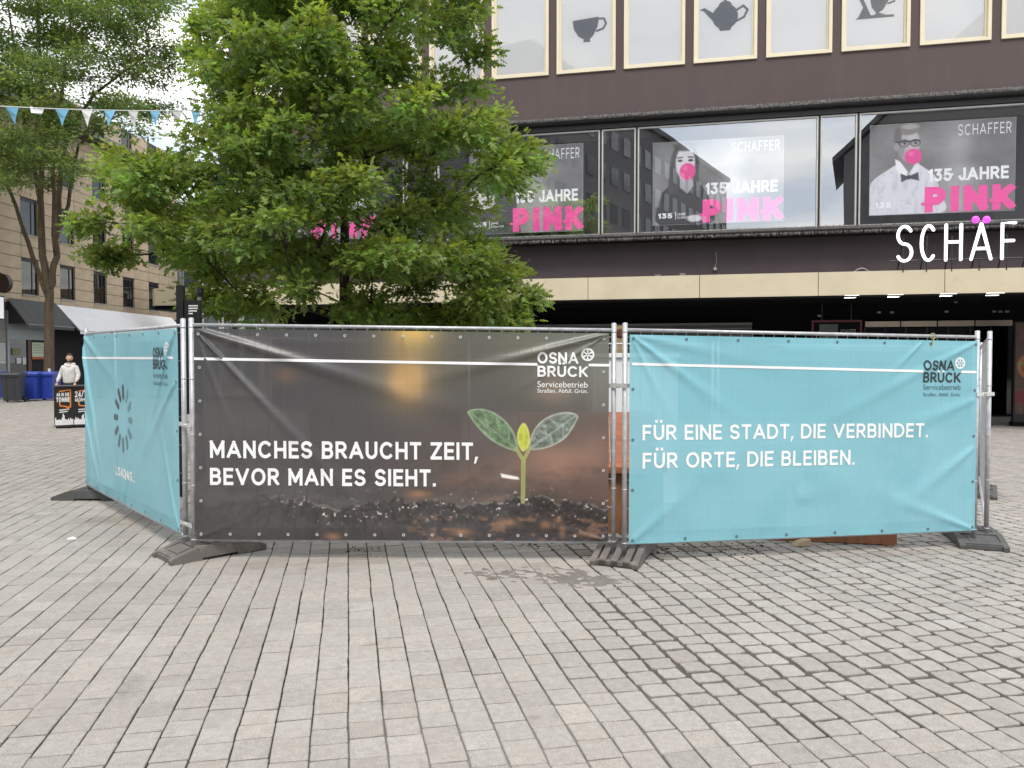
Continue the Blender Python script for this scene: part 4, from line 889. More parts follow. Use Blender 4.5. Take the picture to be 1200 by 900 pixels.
# ------------------------------------------------------------------ posters in the strip windows
def poster(label, s0, s1, z0, z1, kind, c=.17):
    nu, nv = 300, 190; X, Y = np.meshgrid(np.linspace(0, 170, nu), np.linspace(104, 0, nv))   # Y down
    n1 = vnoise(X / 30 + 3, Y / 22, 51, 4); C = np.zeros(X.shape + (3,)) + 122; C = C + (n1[..., None] - .5) * 60
    C = lay(C, np.exp(-((X - 105) / 16) ** 2) * .45, (190, 190, 196)); C = lay(C, np.exp(-((X - 40) / 9) ** 2) * .3, (70, 68, 72)); C = lay(C, sstep(30, 0, Y) * .25, (60, 60, 64)); C = lay(C, sstep(125, 150, X) * .3, (70, 70, 76))
    def el(cx, cy, rx, ry, col, a=1., sf=.12):
        nonlocal C
        d = np.hypot((X - cx) / rx, (Y - cy) / ry); C = lay(C, a * sstep(1 + sf, 1 - sf, d), col)
    def pg(poly, col, sf=1., a=1.):
        nonlocal C
        m_, _ = polymask(X, Y, poly, sf); C = lay(C, m_ * a, col)
    n3 = vnoise(X / 4, Y / 9, 61, 3)
    if kind == 'man':
        pg(smooth_poly([(0, 104), (0, 72), (6, 62), (22, 52), (34, 46), (54, 46), (66, 52), (78, 62), (84, 80), (86, 104)]), (205, 206, 214)); m_, _ = polymask(X, Y, [(0, 104), (0, 70), (20, 54), (80, 56), (86, 104)], 2); C = lay(C, m_ * np.clip((n3 - .55) * 2, 0, .22), (140, 140, 152))
        pg([(33, 34), (53, 34), (56, 52), (45, 58), (34, 50)], (128, 124, 128)); el(45.5, 24, 13.5, 19, (168, 164, 166)); el(51, 22, 8, 13, (196, 192, 194), .6, .4); el(36, 30, 5, 12, (110, 108, 112), .5, .4)
        el(45, 6, 15, 7, (120, 116, 114), 1, .2); el(33, 14, 4.5, 11, (92, 90, 92), .9); el(48, 3.5, 10, 3, (176, 172, 168), .7, .4); el(31.5, 26, 3, 5, (150, 146, 148))
        pg([(30, 40), (36, 43), (46, 56), (40, 62), (32, 52)], (226, 226, 232)); pg([(57, 42), (60, 50), (54, 60), (48, 56)], (216, 216, 222))
        pg([(37, 57), (46, 61), (58, 56), (59, 66), (47, 63), (38, 67)], (52, 54, 62)); el(47, 61.5, 2.4, 2.6, (30, 30, 36))
        for cx in (41, 54): el(cx, 22.5, 6.2, 4.4, (46, 46, 52)); el(cx, 22.8, 5, 3.3, (150, 148, 152)); el(cx + .5, 22.8, 2, 1.4, (60, 58, 62))
        pg([(30, 20), (60, 19), (60, 20.6), (30, 21.6)], (40, 40, 46)); el(52, 38, 10.3, 9, (214, 64, 146)); el(49, 35, 3, 2.4, (238, 130, 184), .6, .6)
    elif kind == 'woman':
        pg(smooth_poly([(8, 104), (10, 70), (18, 58), (36, 50), (52, 50), (66, 58), (74, 72), (78, 104)]), (28, 28, 32)); el(42, 30, 19, 30, (62, 60, 64)); pg([(22, 30), (30, 30), (34, 64), (20, 66)], (58, 56, 60)); pg([(50, 30), (60, 30), (62, 62), (54, 64)], (66, 64, 68))
        pg([(35, 40), (52, 40), (54, 56), (46, 66), (36, 58)], (150, 148, 152)); el(43, 27, 13, 21, (206, 204, 208)); el(43, 6, 15, 6, (78, 76, 78), .9, .3); el(36, 24, 3.4, 1.6, (60, 58, 62)); el(50, 24, 3.4, 1.6, (60, 58, 62)); pg([(32, 19.5), (40, 19), (40, 20.5), (32, 21)], (70, 68, 70)); pg([(46, 19), (54, 19.5), (54, 21), (46, 20.5)], (70, 68, 70))
        el(46, 38, 10.6, 10.6, (214, 58, 140)); el(43, 34, 3, 3, (238, 120, 180), .6, .6); el(56, 97, 11, 4.5, (214, 214, 216), .9, .3)
    else:
        pg([(6, 104), (12, 60), (40, 44), (70, 60), (78, 104)], (58, 58, 64)); el(42, 26, 15, 21, (150, 148, 152)); el(42, 8, 16, 8, (80, 78, 80)); el(46, 38, 10, 10, (214, 64, 146)) if kind == 'boy' else el(20, 62, 20, 14, (214, 212, 214), .9)
    t = thing('poster', label, 'poster', (0, 23.6, 0), -AL, group='anniversary posters'); w, h = s1 - s0, z1 - z0
    V = np.stack([s0 + X / 170 * w, X * 0 + c, z1 - Y / 104 * h], -1).reshape(-1, 3); idx = np.arange(nu * nv).reshape(nv, nu)
    Fq = np.stack([idx[:-1, :-1], idx[:-1, 1:], idx[1:, 1:], idx[1:, :-1]], -1).reshape(-1, 4)[:, ::-1]
    npmesh('poster_sheet', V, Fq, mat('poster_print', (.5, .5, .5), .5, 0, .02, 3, attr='Col'), t, False, sr(np.clip(C, 0, 255)).reshape(-1, 3) * .85)
    MB().box(s0 - .01, s1 + .01, c + .004, c + .03, z0 - .01, z1 + .01).build('backing_board', mat('poster_board', (.3, .3, .3), .7), t)
    pinkm = mat('pink_print', srgb(214, 72, 150), .5, 0, .02, 3); wpr = mat('poster_white_print', (.68, .68, .70), .5, 0, .02)
    fn = lambda x, y, k: (s0 + x / 170 * w, c - .003 - k, z1 - (104 - y) / 104 * h)
    def tx(txt, x0, x1, yb, cap, m_, th, track=.16, pre=()):
        rb, wd = stroke_text(txt, th, track, (x1 - x0) / cap); letters(rb, lambda x, y, k: fn(x0 + x * cap, yb + y * cap, k), m_, t)
        for (a, b, c_, d) in pre: MB().add([fn(a, c_, .004), fn(b, c_, .0045), fn(b, d, .0045), fn(a, d, .004)], [(0, 1, 2, 3)]).build('letter_bar', m_, t)
    tx('SCHAFFER', 104, 165, 87, 12.5, wpr, .10, .28); tx('135 JAHRE', 70, 163, 36, 14.5, wpr, .21, .12, [(95, 99, 42, 44.5), (112, 118, 36, 38)])
    tx('PINK', 66, 170.5, 1, 29, pinkm, .29, .16, [(62, 84, 9.5, 12.5), (98, 104, 24.5, 28.5), (128, 132, 22, 26), (141, 150, 9.5, 14)])
    tx('135', 7, 26, 8, 6.5, wpr, .24, .15); tx('|', 30, 30.8, 7, 8, wpr, .1); tx('JAHRE', 32.5, 44, 11.2, 3, wpr, .16, .2); tx('SCHAFFER', 32.5, 52, 7.2, 2.6, wpr, .14, .2); return t
def pxs(x0, x1, yt, yb): return s_(x0, 220, .17), s_(x1, 220, .17), None, None
pz0 = z_(1019, 252.5, .17); pz1 = z_(1021, 147.5, .17)
poster('poster of a man in glasses and bow tie blowing a pink bubble', s_(1019.5, 200, .17), s_(1189.5, 200, .17), pz0, pz1, 'man')
pw = s_(1189.5, 200, .17) - s_(1019.5, 200, .17)
poster('poster of a long haired woman blowing a pink bubble, half lost in the sky reflection', s_(765.5, 200, .17), s_(918, 200, .17), z_(765.5, 264, .17), z_(765.5, 168, .17), 'woman')
poster('poster in the display window just right of the tree, partly hidden by leaves', s_(683, 200, .17) - pw * .97, s_(683, 200, .17), z_(683, 270, .17), z_(683, 168, .17), 'hand')
poster('poster in the display window behind the centre tree, almost covered by foliage', s_(440, 200, .17) - pw * .97, s_(440, 200, .17), z_(683, 270, .17), z_(683, 168, .17), 'boy')
# small shop sign and poster column under the canopy
a, z1 = FP.px(951, 375.5, 1.6); b, z0 = FP.px(1010, 393, 1.6); t = thing('shop_sign', 'small black sign with a red frame and white lettering under the canopy', 'sign', (0, 23.6, 0), -AL)
MB().box(a, b, 1.6, 1.68, z0 - .3, z1).build('sign_board', blackm, t); redm = mat('dark_red_frame', (.10, .006, .015), .4); mb = MB(); mb.box(a, b, 1.58, 1.598, z1 - .06, z1); mb.box(a, a + .06, 1.58, 1.598, z0 - .3, z1 - .06); mb.box(b - .06, b, 1.58, 1.598, z0 - .3, z1 - .06); mb.build('frame', redm, t)
MB().box(a + .22, a + .75, 1.585, 1.597, z0 - .25, z1 - .12).build('pale_panel', mat('dim_glass_panel', (.06, .07, .06), .3), t)
rb, wd = stroke_text('SCHAFFER', .13, .24, .42 / .16); letters(rb, lambda x, y, k: (a + .83 + x * .16 * 1.0, 1.59 - k, z0 + .02 + y * .16 * 1.), mat('dim_white_print', (.35, .35, .36), .5), t)
MB().tube([(a + .3, 1.64, z1), (a + .3, 1.64, zc0 + .03)], .02, 6).build('hanger', black, t); MB().tube([(b - .3, 1.64, z1), (b - .3, 1.64, zc0 + .03)], .02, 6).build('hanger', black, t)
a, z0 = FP.px(1187, 499, 1.2); z1 = z_(1187, 378, 1.2)
t = thing('poster_stand', 'dark brown advertising column with a food picture at the right edge', 'advertising column', FP.pt(a + .45, 1.2, 0), -AL); gzz = -.15
nu, nv = 80, 180; X, Y = np.meshgrid(np.linspace(-.44, .44, nu), np.linspace(.2, z1 - .02, nv)); q = vnoise(X * 7 + 4, Y * 5, 71, 4); C = np.zeros(X.shape + (3,)) + (74, 54, 46); C = lay(C, np.clip((q - .5) * 3, 0, .7), (108, 76, 58)); d = np.hypot((X + .1) / .3, (Y - 1.55) / .35); C = lay(C, sstep(1.1, .9, d) * .8, (168, 108, 66)); C = lay(C, sstep(.75, .6, d) * .7, (110, 60, 40)); C = lay(C, sstep(.06, .03, np.abs(Y - 1.62)) * sstep(.3, .25, np.abs(X + .1)) * .7, (120, 130, 60))
C = lay(C, sstep(.46, .42, Y - .1 - .2) * 0 + ((Y < .85) & (Y > .5) & (X < .1)).astype(float) * .8, (110, 26, 40))
V = np.stack([X, X * 0 - .07, Y], -1).reshape(-1, 3); idx = np.arange(nu * nv).reshape(nv, nu); Fq = np.stack([idx[:-1, :-1], idx[:-1, 1:], idx[1:, 1:], idx[1:, :-1]], -1).reshape(-1, 4)
MB().box(-.47, .47, -.06, .1, gzz + .12, z1 + .02).build('casing', black, t); npmesh('poster_face', V, Fq, mat('food_poster_print', (.5, .5, .5), .4, attr='Col', var=.02), t, False, sr(C).reshape(-1, 3)); MB().box(-.5, .5, -.1, .14, gzz - .03, gzz + .12).build('base', blackm, t)
c = gnd(1178, 493); t = tag(MB().box(-.13, .13, -.1, .1, 0, .2).lathe((0, 0, .2), [(.05, 0), (.05, .06), (0, .06)], 8).build('white_carton', white), 'small white carton standing beside the advertising column under the canopy', 'carton'); t.location = (c.x, c.y, c.z - .0)
# ------------------------------------------------------------------ sandstone building on the left
LA = math.atan2(.9978, .0665); LO = (-23.27, 26.0, 0); LP = Plane(LO, LA)
lb_ = thing('sandstone_building', 'sandstone clad office building with dark windows above shops on the left', 'building', LO, LA)
def L(px, py, c=0): return LP.px(px, py, c)
sand = mat('sandstone_panel', srgb(192, 174, 149), .8, 0, .12, 1.6, .2, 30, .3, dirt=(srgb(168, 150, 127), .7, .58)); sandj = mat('sandstone_joint', srgb(70, 60, 50), .9)
Lend = L(208, 330)[0]; z2 = L(35, 345.5)[1]; h2 = L(35, 303)[1] - z2; z1_ = L(40, 276.5)[1]; z3 = z1_ + (z1_ - z2); ZE = 13.2; zaw = L(120, 366)[1]
print('left: rows', z2, z1_, z3, 'h', h2, 'end', Lend, 'zaw', zaw)
wl = [L(x, 330)[0] for x in (25.5, 70.5, 109.5, 144, 174.5)]; wr = [L(x, 330)[0] for x in (44, 86.5, 124.5, 157.5, 188)]
pt_ = (wl[4] - wl[0]) / 4; wwd = sum(b - a for a, b in zip(wl, wr)) / 5; print('bay', pt_, 'ww', wwd); ws = [wl[0] + pt_ * k for k in range(-4, 8)]; ws = [w for w in ws if 0.3 < w and w + wwd < Lend - .2]
MB().box(-6, Lend, .22, 12, -.6, ZE).build('wall_core', sandj, lb_)
rows = [z2, z1_, z3, z3 + (z1_ - z2)]; fl_h = z1_ - z2
mesh_cache = {}
def panel(x0, x1, z0, z1):
    k = (round(x1 - x0, 3), round(z1 - z0, 3))
    if k not in mesh_cache:
        o = MB().cbox(0, x1 - x0, 0, .2, 0, z1 - z0, .012).build('stone_panel', sand, lb_); mesh_cache[k] = o.data
    else: o = link('stone_panel', mesh_cache[k], None, lb_)
    o.location = (x0, random.uniform(0, .008), z0)
xsx = []; prev = -6.
for w in ws:
    n = max(1, round((w - prev) / 1.5)); xsx += [(prev + (w - prev) * k / n, prev + (w - prev) * (k + 1) / n, False) for k in range(n)]; xsx.append((w, w + wwd, True)); prev = w + wwd
n = max(1, round((Lend - prev) / 1.5)); xsx += [(prev + (Lend - prev) * k / n, prev + (Lend - prev) * (k + 1) / n, False) for k in range(n)]
cuts = [zaw]; z = zaw
zs_ = sorted(set([zaw] + [r for r in rows] + [r + h2 for r in rows] + [ZE]))
allz = []
for a, b in zip(zs_[:-1], zs_[1:]):
    n = max(1, round((b - a) / .62)); allz += [(a + (b - a) * k / n, a + (b - a) * (k + 1) / n) for k in range(n)]
for (x0, x1, isw) in xsx:
    for (a, b) in allz:
        m_ = (a + b) / 2
        if isw and any(r < m_ < r + h2 for r in rows): continue
        panel(x0 + .012, x1 - .012, a + .012, b - .012)
wg = glass('office_glass', (.10, .11, .12), .07); cur = mat('white_curtain', (.42, .42, .42), .8, 0, .1, 3); dkf = mat('dark_window_frame', (.02, .019, .018), .5); inn = mat('room_dark', (.02, .02, .022), .9)
for r in rows:
    for (x0, x1, isw) in xsx:
        if not isw: continue
        wn = MB().box(x0 + .01, x1 - .01, .17, .215, r, r + h2).build('window', inn, lb_); mb = MB(); t_ = .07
        for (a, b, c, d) in ((x0, x0 + t_, r, r + h2), (x1 - t_, x1, r, r + h2), (x0 + t_, x1 - t_, r, r + t_), (x0 + t_, x1 - t_, r + h2 - .16, r + h2), ((x0 + x1) / 2 + .2, (x0 + x1) / 2 + .26, r + t_, r + h2 - .16)): mb.box(a + .011, b - .011 * (b == x1), .08, .169, c, d)
        mb.build('frame', dkf, wn); MB().add([(x0 + t_, .10, r + t_), (x1 - t_, .10, r + t_), (x1 - t_, .10, r + h2 - .16), (x0 + t_, .10, r + h2 - .16)], [(0, 1, 2, 3)]).build('pane', wg, wn)
        MB().box(x0 + .02, x1 - .02, -.05, .16, r - .06, r - .003).build('sill', mat('pale_sill', (.4, .37, .33), .6), wn)
        if r == rows[0] and random.random() < .8: MB().box(x0 + .09, x1 - .1, .14, .16, r + .08, r + random.choice((.5, .6, 1.2))).build('curtain', cur, wn)
        elif random.random() < .4: MB().box(x0 + .09, x1 - .1, .125, .135, r + h2 * .45, r + h2 - .17).build('roller_blind', mat('grey_blind', (.16, .15, .13), .8), wn)
# eaves and pitched roof
roofm = mat('dark_roof_sheet', (.045, .04, .038), .7, 0, .15, 2, stretch=(4, .3, 1)); gutm = mat('grey_gutter', (.16, .15, .14), .5, .2)
MB().prism([(-6, -.7, ZE + .003), (-6, -.7, ZE + .25), (-6, 6, ZE + 1.2), (-6, 12.6, ZE + .25), (-6, 12.6, ZE + .003)], (Lend + 6.4, 0, 0)).build('roof', roofm, lb_); MB().box(-6, Lend + .45, -.9, -.703, ZE + .02, ZE + .3).build('gutter', gutm, lb_)
# shop zone
MB().box(-6, Lend + .05, -.06, .2, zaw - .35, zaw - .004).build('shop_fascia', mat('black_fascia', (.02, .02, .02), .6), lb_)
MB().box(-6, L(7, 430)[0], -.02, .218, -.5, zaw - .354).build('pier', mat('grey_render', (.28, .28, .26), .8), lb_)
xa = L(8, 420)[0]; xb = L(52.5, 420)[0]; xc = L(100, 420)[0]
pale = mat('pale_blue_frame', srgb(160, 170, 172), .5, 0, .04)
def zl(px, py, c=0): return L(px, py, c)[1]
zt = zl(30, 398, -.05)
mb = MB(); mb.box(xa, xb, -.05, .1, zt, zaw - .36); mb.box(xa, L(11.5, 420, -.05)[0], -.05, .1, -.4, zt - .004); mb.build('shopfront_frame', pale, lb_)
dg_ = MB().add([(L(12, 420)[0], .02, .1), (L(33, 420)[0], .02, .1), (L(33, 420)[0], .02, zt), (L(12, 420)[0], .02, zt)], [(0, 1, 2, 3)]).build('shop_window', wg, lb_)
MB().box(xa, Lend, .1, .215, -.4, zaw - .36).build('shop_interior', inn, lb_)
wdr = mat('brown_door_wood', (.10, .05, .03), .5); MB().box(L(32.5, 420)[0], L(36.5, 420)[0], -.03, .09, -.3, zt).build('frame', wdr, dg_)
MB().box(L(37, 420)[0], L(53, 420)[0], -.02, .09, -.3, zl(45, 436) ).build('door_panel', mat('dark_brown_door', (.03, .02, .016), .6), lb_)
def sheet(px0, px1, py0, py1, m_, c, name='notice', par=lb_):
    a, z1 = L(px0, py0, c); b, _ = L(px1, py0, c); _, z0 = L(px0, py1, c); return MB().box(a, b, c, c + .01, z0, z1).build(name, m_, par)
paper = mat('paper_white', (.62, .63, .62), .7, 0, .05, 6); greenp = mat('pale_green_poster', srgb(196, 208, 180), .6, 0, .05, 5); orp = mat('orange_strip', srgb(180, 84, 44), .6)
def notice(label, px0, px1, py0, py1, m_, c, lines=0):
    a, z1 = L(px0, py0, c); b, _ = L(px1, py0, c); _, z0 = L(px0, py1, c); t = thing('notice', label, 'notice', LP.pt((a + b) / 2, c, 0), LA); w = (b - a) / 2
    MB().box(-w, w, 0, .012, z0, z1).build('sheet', m_, t)
    if lines:
        mb = MB()
        for k in range(lines): zz = z1 - (z1 - z0) * (k + 1) / (lines + 1.5); mb.box(-w * .8, w * random.uniform(.3, .8), -.003, -.001, zz - .012, zz + .012)
        mb.build('print_lines', mat('grey_print', (.25, .25, .25), .7), t)
    return t
notice('white notice sheet on the grey pier at the left edge', 0, 6, 402, 426, paper, -.05, 9)
t = notice('pale green poster with an orange foot in the shop door', 37.5, 53, 401, 418, greenp, -.06, 4)
notice('orange strip below the pale green poster on the shop door', 37.5, 53, 418, 421, orp, -.075)
notice('left one of two white sheets in the shop window behind the bins', 19.5, 25, 419.5, 426, paper, -.01); notice('right one of two white sheets in the shop window behind the bins', 26.5, 30.5, 419, 427, paper, -.01)
notice('yellowish sheet high in the shop window behind the bins', 14.5, 24, 408, 416, mat('yellow_paper', (.22, .20, .10), .7), -.01)
# window box with light boxes on the left edge
a, z1 = L(5, 347, -.5); _, z0 = L(5, 375, -.5); t = thing('light_box', 'white light box sign at the left edge beside the grey awning', 'sign', LP.pt(a, -.5, 0), LA); MB().box(-2.2, 0, 0, .25, z0, z1).build('case', black, t); MB().box(-2.15, -.06, -.012, -.002, z0 + .06, z1 - .06).build('face', mat('white_sign_face', (.8, .8, .8), .4, emit=(1, 1, 1), es=.2), t); MB().box(-1.2, -1.1, .25, .5, z0 + .4, z0 + .5).build('bracket', black, t)
a, zc_ = L(2, 332, -.9); t = thing('hanging_sign', 'dark round projecting sign at the left edge', 'sign', LP.pt(a, -.9, zc_), LA); mb = MB(); mb.tube([(0, -.45, 0), (0, .45, 0)], .001, 4)
mb = MB(); ns_ = 28
fr = [(0.12 * sg, .42 * math.cos(2 * math.pi * k / ns_), .42 * math.sin(2 * math.pi * k / ns_)) for sg in (-1, 1) for k in range(ns_)]
mb.add(fr, [tuple(range(ns_))[::-1], tuple(range(ns_, 2 * ns_))] + [(k, (k + 1) % ns_, (k + 1) % ns_ + ns_, k + ns_) for k in range(ns_)]); mb.build('disc', mat('dark_red_brown', (.03, .014, .012), .4), t); MB().tube([(0, .4, .05), (0, .95, .05)], .025, 6).build('bracket', black, t); mb = MB(); mb.tube([(0, .0, .40), (-.03, .1, .5), (.02, .2, .46), (0, .3, .52)], .02, 5); mb.build('scroll', black, t)
# awnings
def awning(label, pxu0, pxu1, pyu, pyl, out, m_, val=.18, nrib=2, ribm=None, px_near=None):
    a, zu = L(pxu0, pyu[0]); b, _ = L(pxu1, pyu[1]); _, zlw = L(px_near, pyl, -out); t = thing('awning', label, 'awning', LP.pt(a, 0, 0), LA); w = b - a; n = 10; mb = MB()
    V = []
    for i in range(nrib * 6 + 1):
        x = w * i / (nrib * 6)
        for k in range(n + 1):
            q = k / n; V.append((x, -.06 - (out - .06) * q, zu - (zu - zlw) * q - .03 * math.sin(math.pi * q) * (1 if i % 6 else 0)))
        V.append((x, -out, zlw - val))
    st = n + 2; nn = nrib * 6 + 1; m2 = len(V)
    Fq = [(i * st + k, (i + 1) * st + k, (i + 1) * st + k + 1, i * st + k + 1) for i in range(nn - 1) for k in range(st - 1)]
    mb.add(V, Fq); mb.build('cloth', m_, t)
    mb = MB()
    for i in range(nrib + 1): x = w * i / nrib; mb.tube([(x, -.05, zu - .05), (x, -out + .02, zlw - .04)], .022, 6)
    mb.tube([(0, -out + .02, zlw - .03), (w, -out + .02, zlw - .03)], .03, 6); mb.build('awning_frame', ribm or steel, t)
    mb = MB()
    for x in (0.001, w - .001): mb.add([(x, -.05, zu - .02), (x, -out, zlw), (x, -.05, zlw)], [(0, 1, 2)])
    mb.build('end_panel', mat('awning_side', (.03, .03, .03), .7) if 'white' in label else m_, t); return t
awning('white cloth awning over the dark shop front on the left', 65, 200, (357, 371), 386.5, 1.25, mat('white_awning_cloth', (.88, .88, .90), .8, 0, .04, 2, dirt=((.62, .45, .44), 4, .62)), px_near=86)
awning('grey translucent awning with pale ribs left of the white awning', 8, 64, (349, 357), 379, 1.0, mat('grey_awning_cloth', (.075, .08, .078), .7, 0, .1, 3), nrib=5, ribm=mat('pale_rib', (.3, .3, .3), .5), px_near=30)
# ------------------------------------------------------------------ pale corner building far back, cream canopy, S sign
cb = thing('corner_building', 'pale glass fronted building far back between the sandstone building and the store', 'building', (at(207, 400, 52).x, 52, 0), R(-6)); BWd = 9.0; wht = mat('white_render', (.62, .63, .63), .6, 0, .05, 1)
MB().box(0, BWd, .1, 9, -.6, 12.6).build('wall', wht, cb); gl2 = glass('pale_glass', (.25, .3, .33), .30)
for r in range(4):
    for k in range(6):
        x = .55 + k * 1.4; z0 = .5 + r * 3.1; p = MB().box(x, x + 1.15, .04, .09, z0, z0 + 2.3).build('window', mat('blue_grey_glass', (.12, .16, .19), .12, 0, .1, 1, spec=.9), cb); mb = MB(); mb.box(x - .05, x, -.02, .095, z0 - .05, z0 + 2.35); mb.box(x + 1.15, x + 1.2, -.02, .095, z0 - .05, z0 + 2.35); mb.box(x, x + 1.15, -.02, .095, z0 + 2.3, z0 + 2.35); mb.box(x, x + 1.15, -.02, .095, z0 - .05, z0); mb.build('frame', wht, p)
for k in range(7): MB().box(.25 + k * 1.4, .37 + k * 1.4, -.1, -.021, -.3, 12.5).build('pilaster', wht, cb)
ca, cb_ = at(176, 350, 44), at(212, 350, 44); zt_, zb_ = at(190, 338, 44).z, at(190, 358, 44).z; ww_ = cb_.x + 3 - ca.x
t = thing('entrance_canopy', 'cream canopy with a rounded end sticking out behind the white awning', 'canopy', (ca.x, 44, 0)); pr = [(0.25, 0), (0, .3), (0, 1.2), (.3, 3.), (ww_, 3.), (ww_, -.2)]
MB().prism([(x, y, zb_) for x, y in pr], (0, 0, zt_ - zb_)).build('fascia', cream, t); MB().prism([(x * .98 + .05, y + .1, zb_ - .22) for x, y in pr], (0, 0, .215)).build('underside', blackm, t); MB().box(1.2, 1.5, 1.2, 1.5, gz(-20) - .05, zb_ - .2).build('column', black, t); MB().box(4.2, 4.5, 1.2, 1.5, gz(-20) - .05, zb_ - .2).build('column', black, t)
c = at(249, 257, 25.6); t = thing('projecting_sign', 'black projecting sign with an orange-red curved letter behind the tree', 'sign', (c.x, 25.6, 0), R(-12)); MB().cbox(-.42, .42, 0, .2, c.z - .8, c.z + .75, .04).build('case', blackm, t)
rb, wd = stroke_text('S', .2, .1, .62); mb = MB(); ribbons(mb, rb, lambda x, y, k: (-.28 + x * .9, -.004 - k, c.z - .45 + y * .9), .001); mb.build('letter', mat('orange_red_glow', (.8, .1, .03), .4, emit=(1, .12, .04), es=.6), t)
MB().box(.0, 1.2, .2, .5, c.z - .1, c.z + .1).build('bracket', black, t)
# grey barrel awning at the store corner
c = at(237, 308, 27.5); t = thing('barrel_awning', 'brown rounded awning low on the store corner behind the tree', 'awning', (c.x, 27.5, 0), R(-12)); n = 12
mb = MB(); V = [(x, -.9 * math.sin(math.pi / 2 * k / n), c.z - .4 + .85 * math.cos(math.pi / 2 * k / n)) for x in (-.5, .7) for k in range(n + 1)]; mb.add(V, [(k, k + 1, k + n + 2, k + n + 1) for k in range(n)] + [tuple(range(n + 1)) , tuple(range(n + 1, 2 * n + 2))]); mb.build('cloth', mat('brown_awning_cloth', (.13, .11, .085), .7), t); MB().box(-.5, 1.9, .0, .1, c.z - .5, c.z - .4).build('bracket', black, t)
# information pillar and thin pole behind the left corner of the fence
c = at(212.5, 400, 9.2); g_ = gz(c.x); t = thing('signpost', 'black street signpost with a panel of white lines behind the left fence corner', 'signpost', (c.x, 9.2, g_)); zt_ = at(212, 335, 9.2).z - g_
MB().box(-.04, .04, -.04, .04, 0, zt_).build('post', black, t); MB().box(.05, .24, -.02, .02, 1.0, at(225, 352, 9.2).z - g_).build('panel', black, t)
mb = MB()
for y, w in ((358.5, .11), (361.5, .11), (364.5, .10), (367.5, .05)): z = at(225, y, 9.2).z - g_; mb.box(.10, .10 + w, -.023, -.0205, z - .008, z + .008)
mb.build('white_lines', mat('sign_white', (.6, .6, .6), .5), t)
c = at(234.5, 400, 11); t = thing('lamp_post', 'thin grey-green pole behind the left end of the dark banner', 'pole', (c.x, 11, gz(c.x))); zt_ = at(234, 352, 11).z; MB().tube([(0, 0, 0), (0, 0, zt_)], .032, 10).build('shaft', mat('green_grey_paint', (.14, .18, .15), .5), t); MB().lathe((0, 0, 0), [(.06, 0), (.06, .3), (.03, .32)], 12).build('collar', black, t); MB().lathe((0, 0, zt_), [(.035, 0), (.06, .05), (.05, .12), (0, .14)], 10).build('cap', black, t)
# ------------------------------------------------------------------ buildings across the square, seen in the window reflections
def refl(px, py, zt):
    d = ray(px, py); t_ = (.14 - (CAM - FP.O).dot(FP.vy)) / d.dot(FP.vy); H = CAM + d * t_; r = d - FP.vy * (2 * d.dot(FP.vy)); return H + r * ((zt - H.z) / r.z)
def opposite(label, P0, P1, zt, depth_dir, m_, gable=False):
    d = Vector((P1.x - P0.x, P1.y - P0.y, 0)); Lw = d.length; ang = math.atan2(d.y, d.x); t = thing('opposite_building', label, 'building', (P0.x, P0.y, 0), ang)
    y0, y1 = (0, depth_dir)
    MB().box(0, Lw, min(y0, y1), max(y0, y1), -2, zt).build('wall', m_, t); sgn = -1 if depth_dir > 0 else 1
    me = None; nw = int(Lw / 2.6)
    for r in range(int(zt / 3.3)):
        for k in range(nw):
            if me is None: o = MB().box(.0, 1.5, 0, .06, 0, 1.7).build('window', mat('opposite_glass', (.055, .058, .062), .15), t); me = o.data
            else: o = link('window', me, None, t)
            o.location = (.6 + k * 2.6, (-.065 if sgn < 0 else .005), 1.2 + r * 3.3)
    MB().box(-.3, Lw + .3, min(y0, y1) - .4, max(y0, y1) + .4, zt + .003, zt + .5).build('roof', mat('opposite_roof', (.05, .05, .055), .7), t); return t
opm = mat('opposite_render', (.10, .10, .105), .8, 0, .1, 1)
Pa, Pb = refl(752, 146, 25.), refl(852, 214, 25.); Pc = Pb + (Pa - Pb) * 1.75
print('opp', Pa, Pb, Pc)
opposite('dark office block across the square, reflected in the display windows', Pb, Pc, 25., 12, opm)
Pd = refl(990, 182, 24.); print('opp2', Pd)
t = thing('opposite_building', 'dark gabled building across the square, reflected in the right display window', 'building', (Pd.x, Pd.y, 0), 0)
MB().prism([(0, 0, -2), (30, 0, -2), (30, 0, 24.), (15, 0, 38.), (0, 0, 24.)], (0, -14, 0)).build('wall', opm, t); MB().prism([(-1.2, .5, 23.2), (15, .5, 38.3), (31.2, .5, 23.2), (31.2, .5, 23.8), (15, .5, 39.), (-1.2, .5, 23.8)], (0, -15, 0)).build('roof', MATS['opposite_roof'], t)
me = None
for r in range(6):
    for k in range(9):
        if me is None: o = MB().box(0, 1.5, 0, .06, 0, 1.8).build('window', MATS['opposite_glass'], t); me = o.data
        else: o = link('window', me, None, t)
        o.location = (1.4 + k * 3.1, .005, 2 + r * 3.5)
opposite('long dark block across the square left of the camera, reflected behind the centre tree', Vector((-13.8, -8.2, 0)), Vector((-48, -8.2, 0)), 24.2, 12, opm)
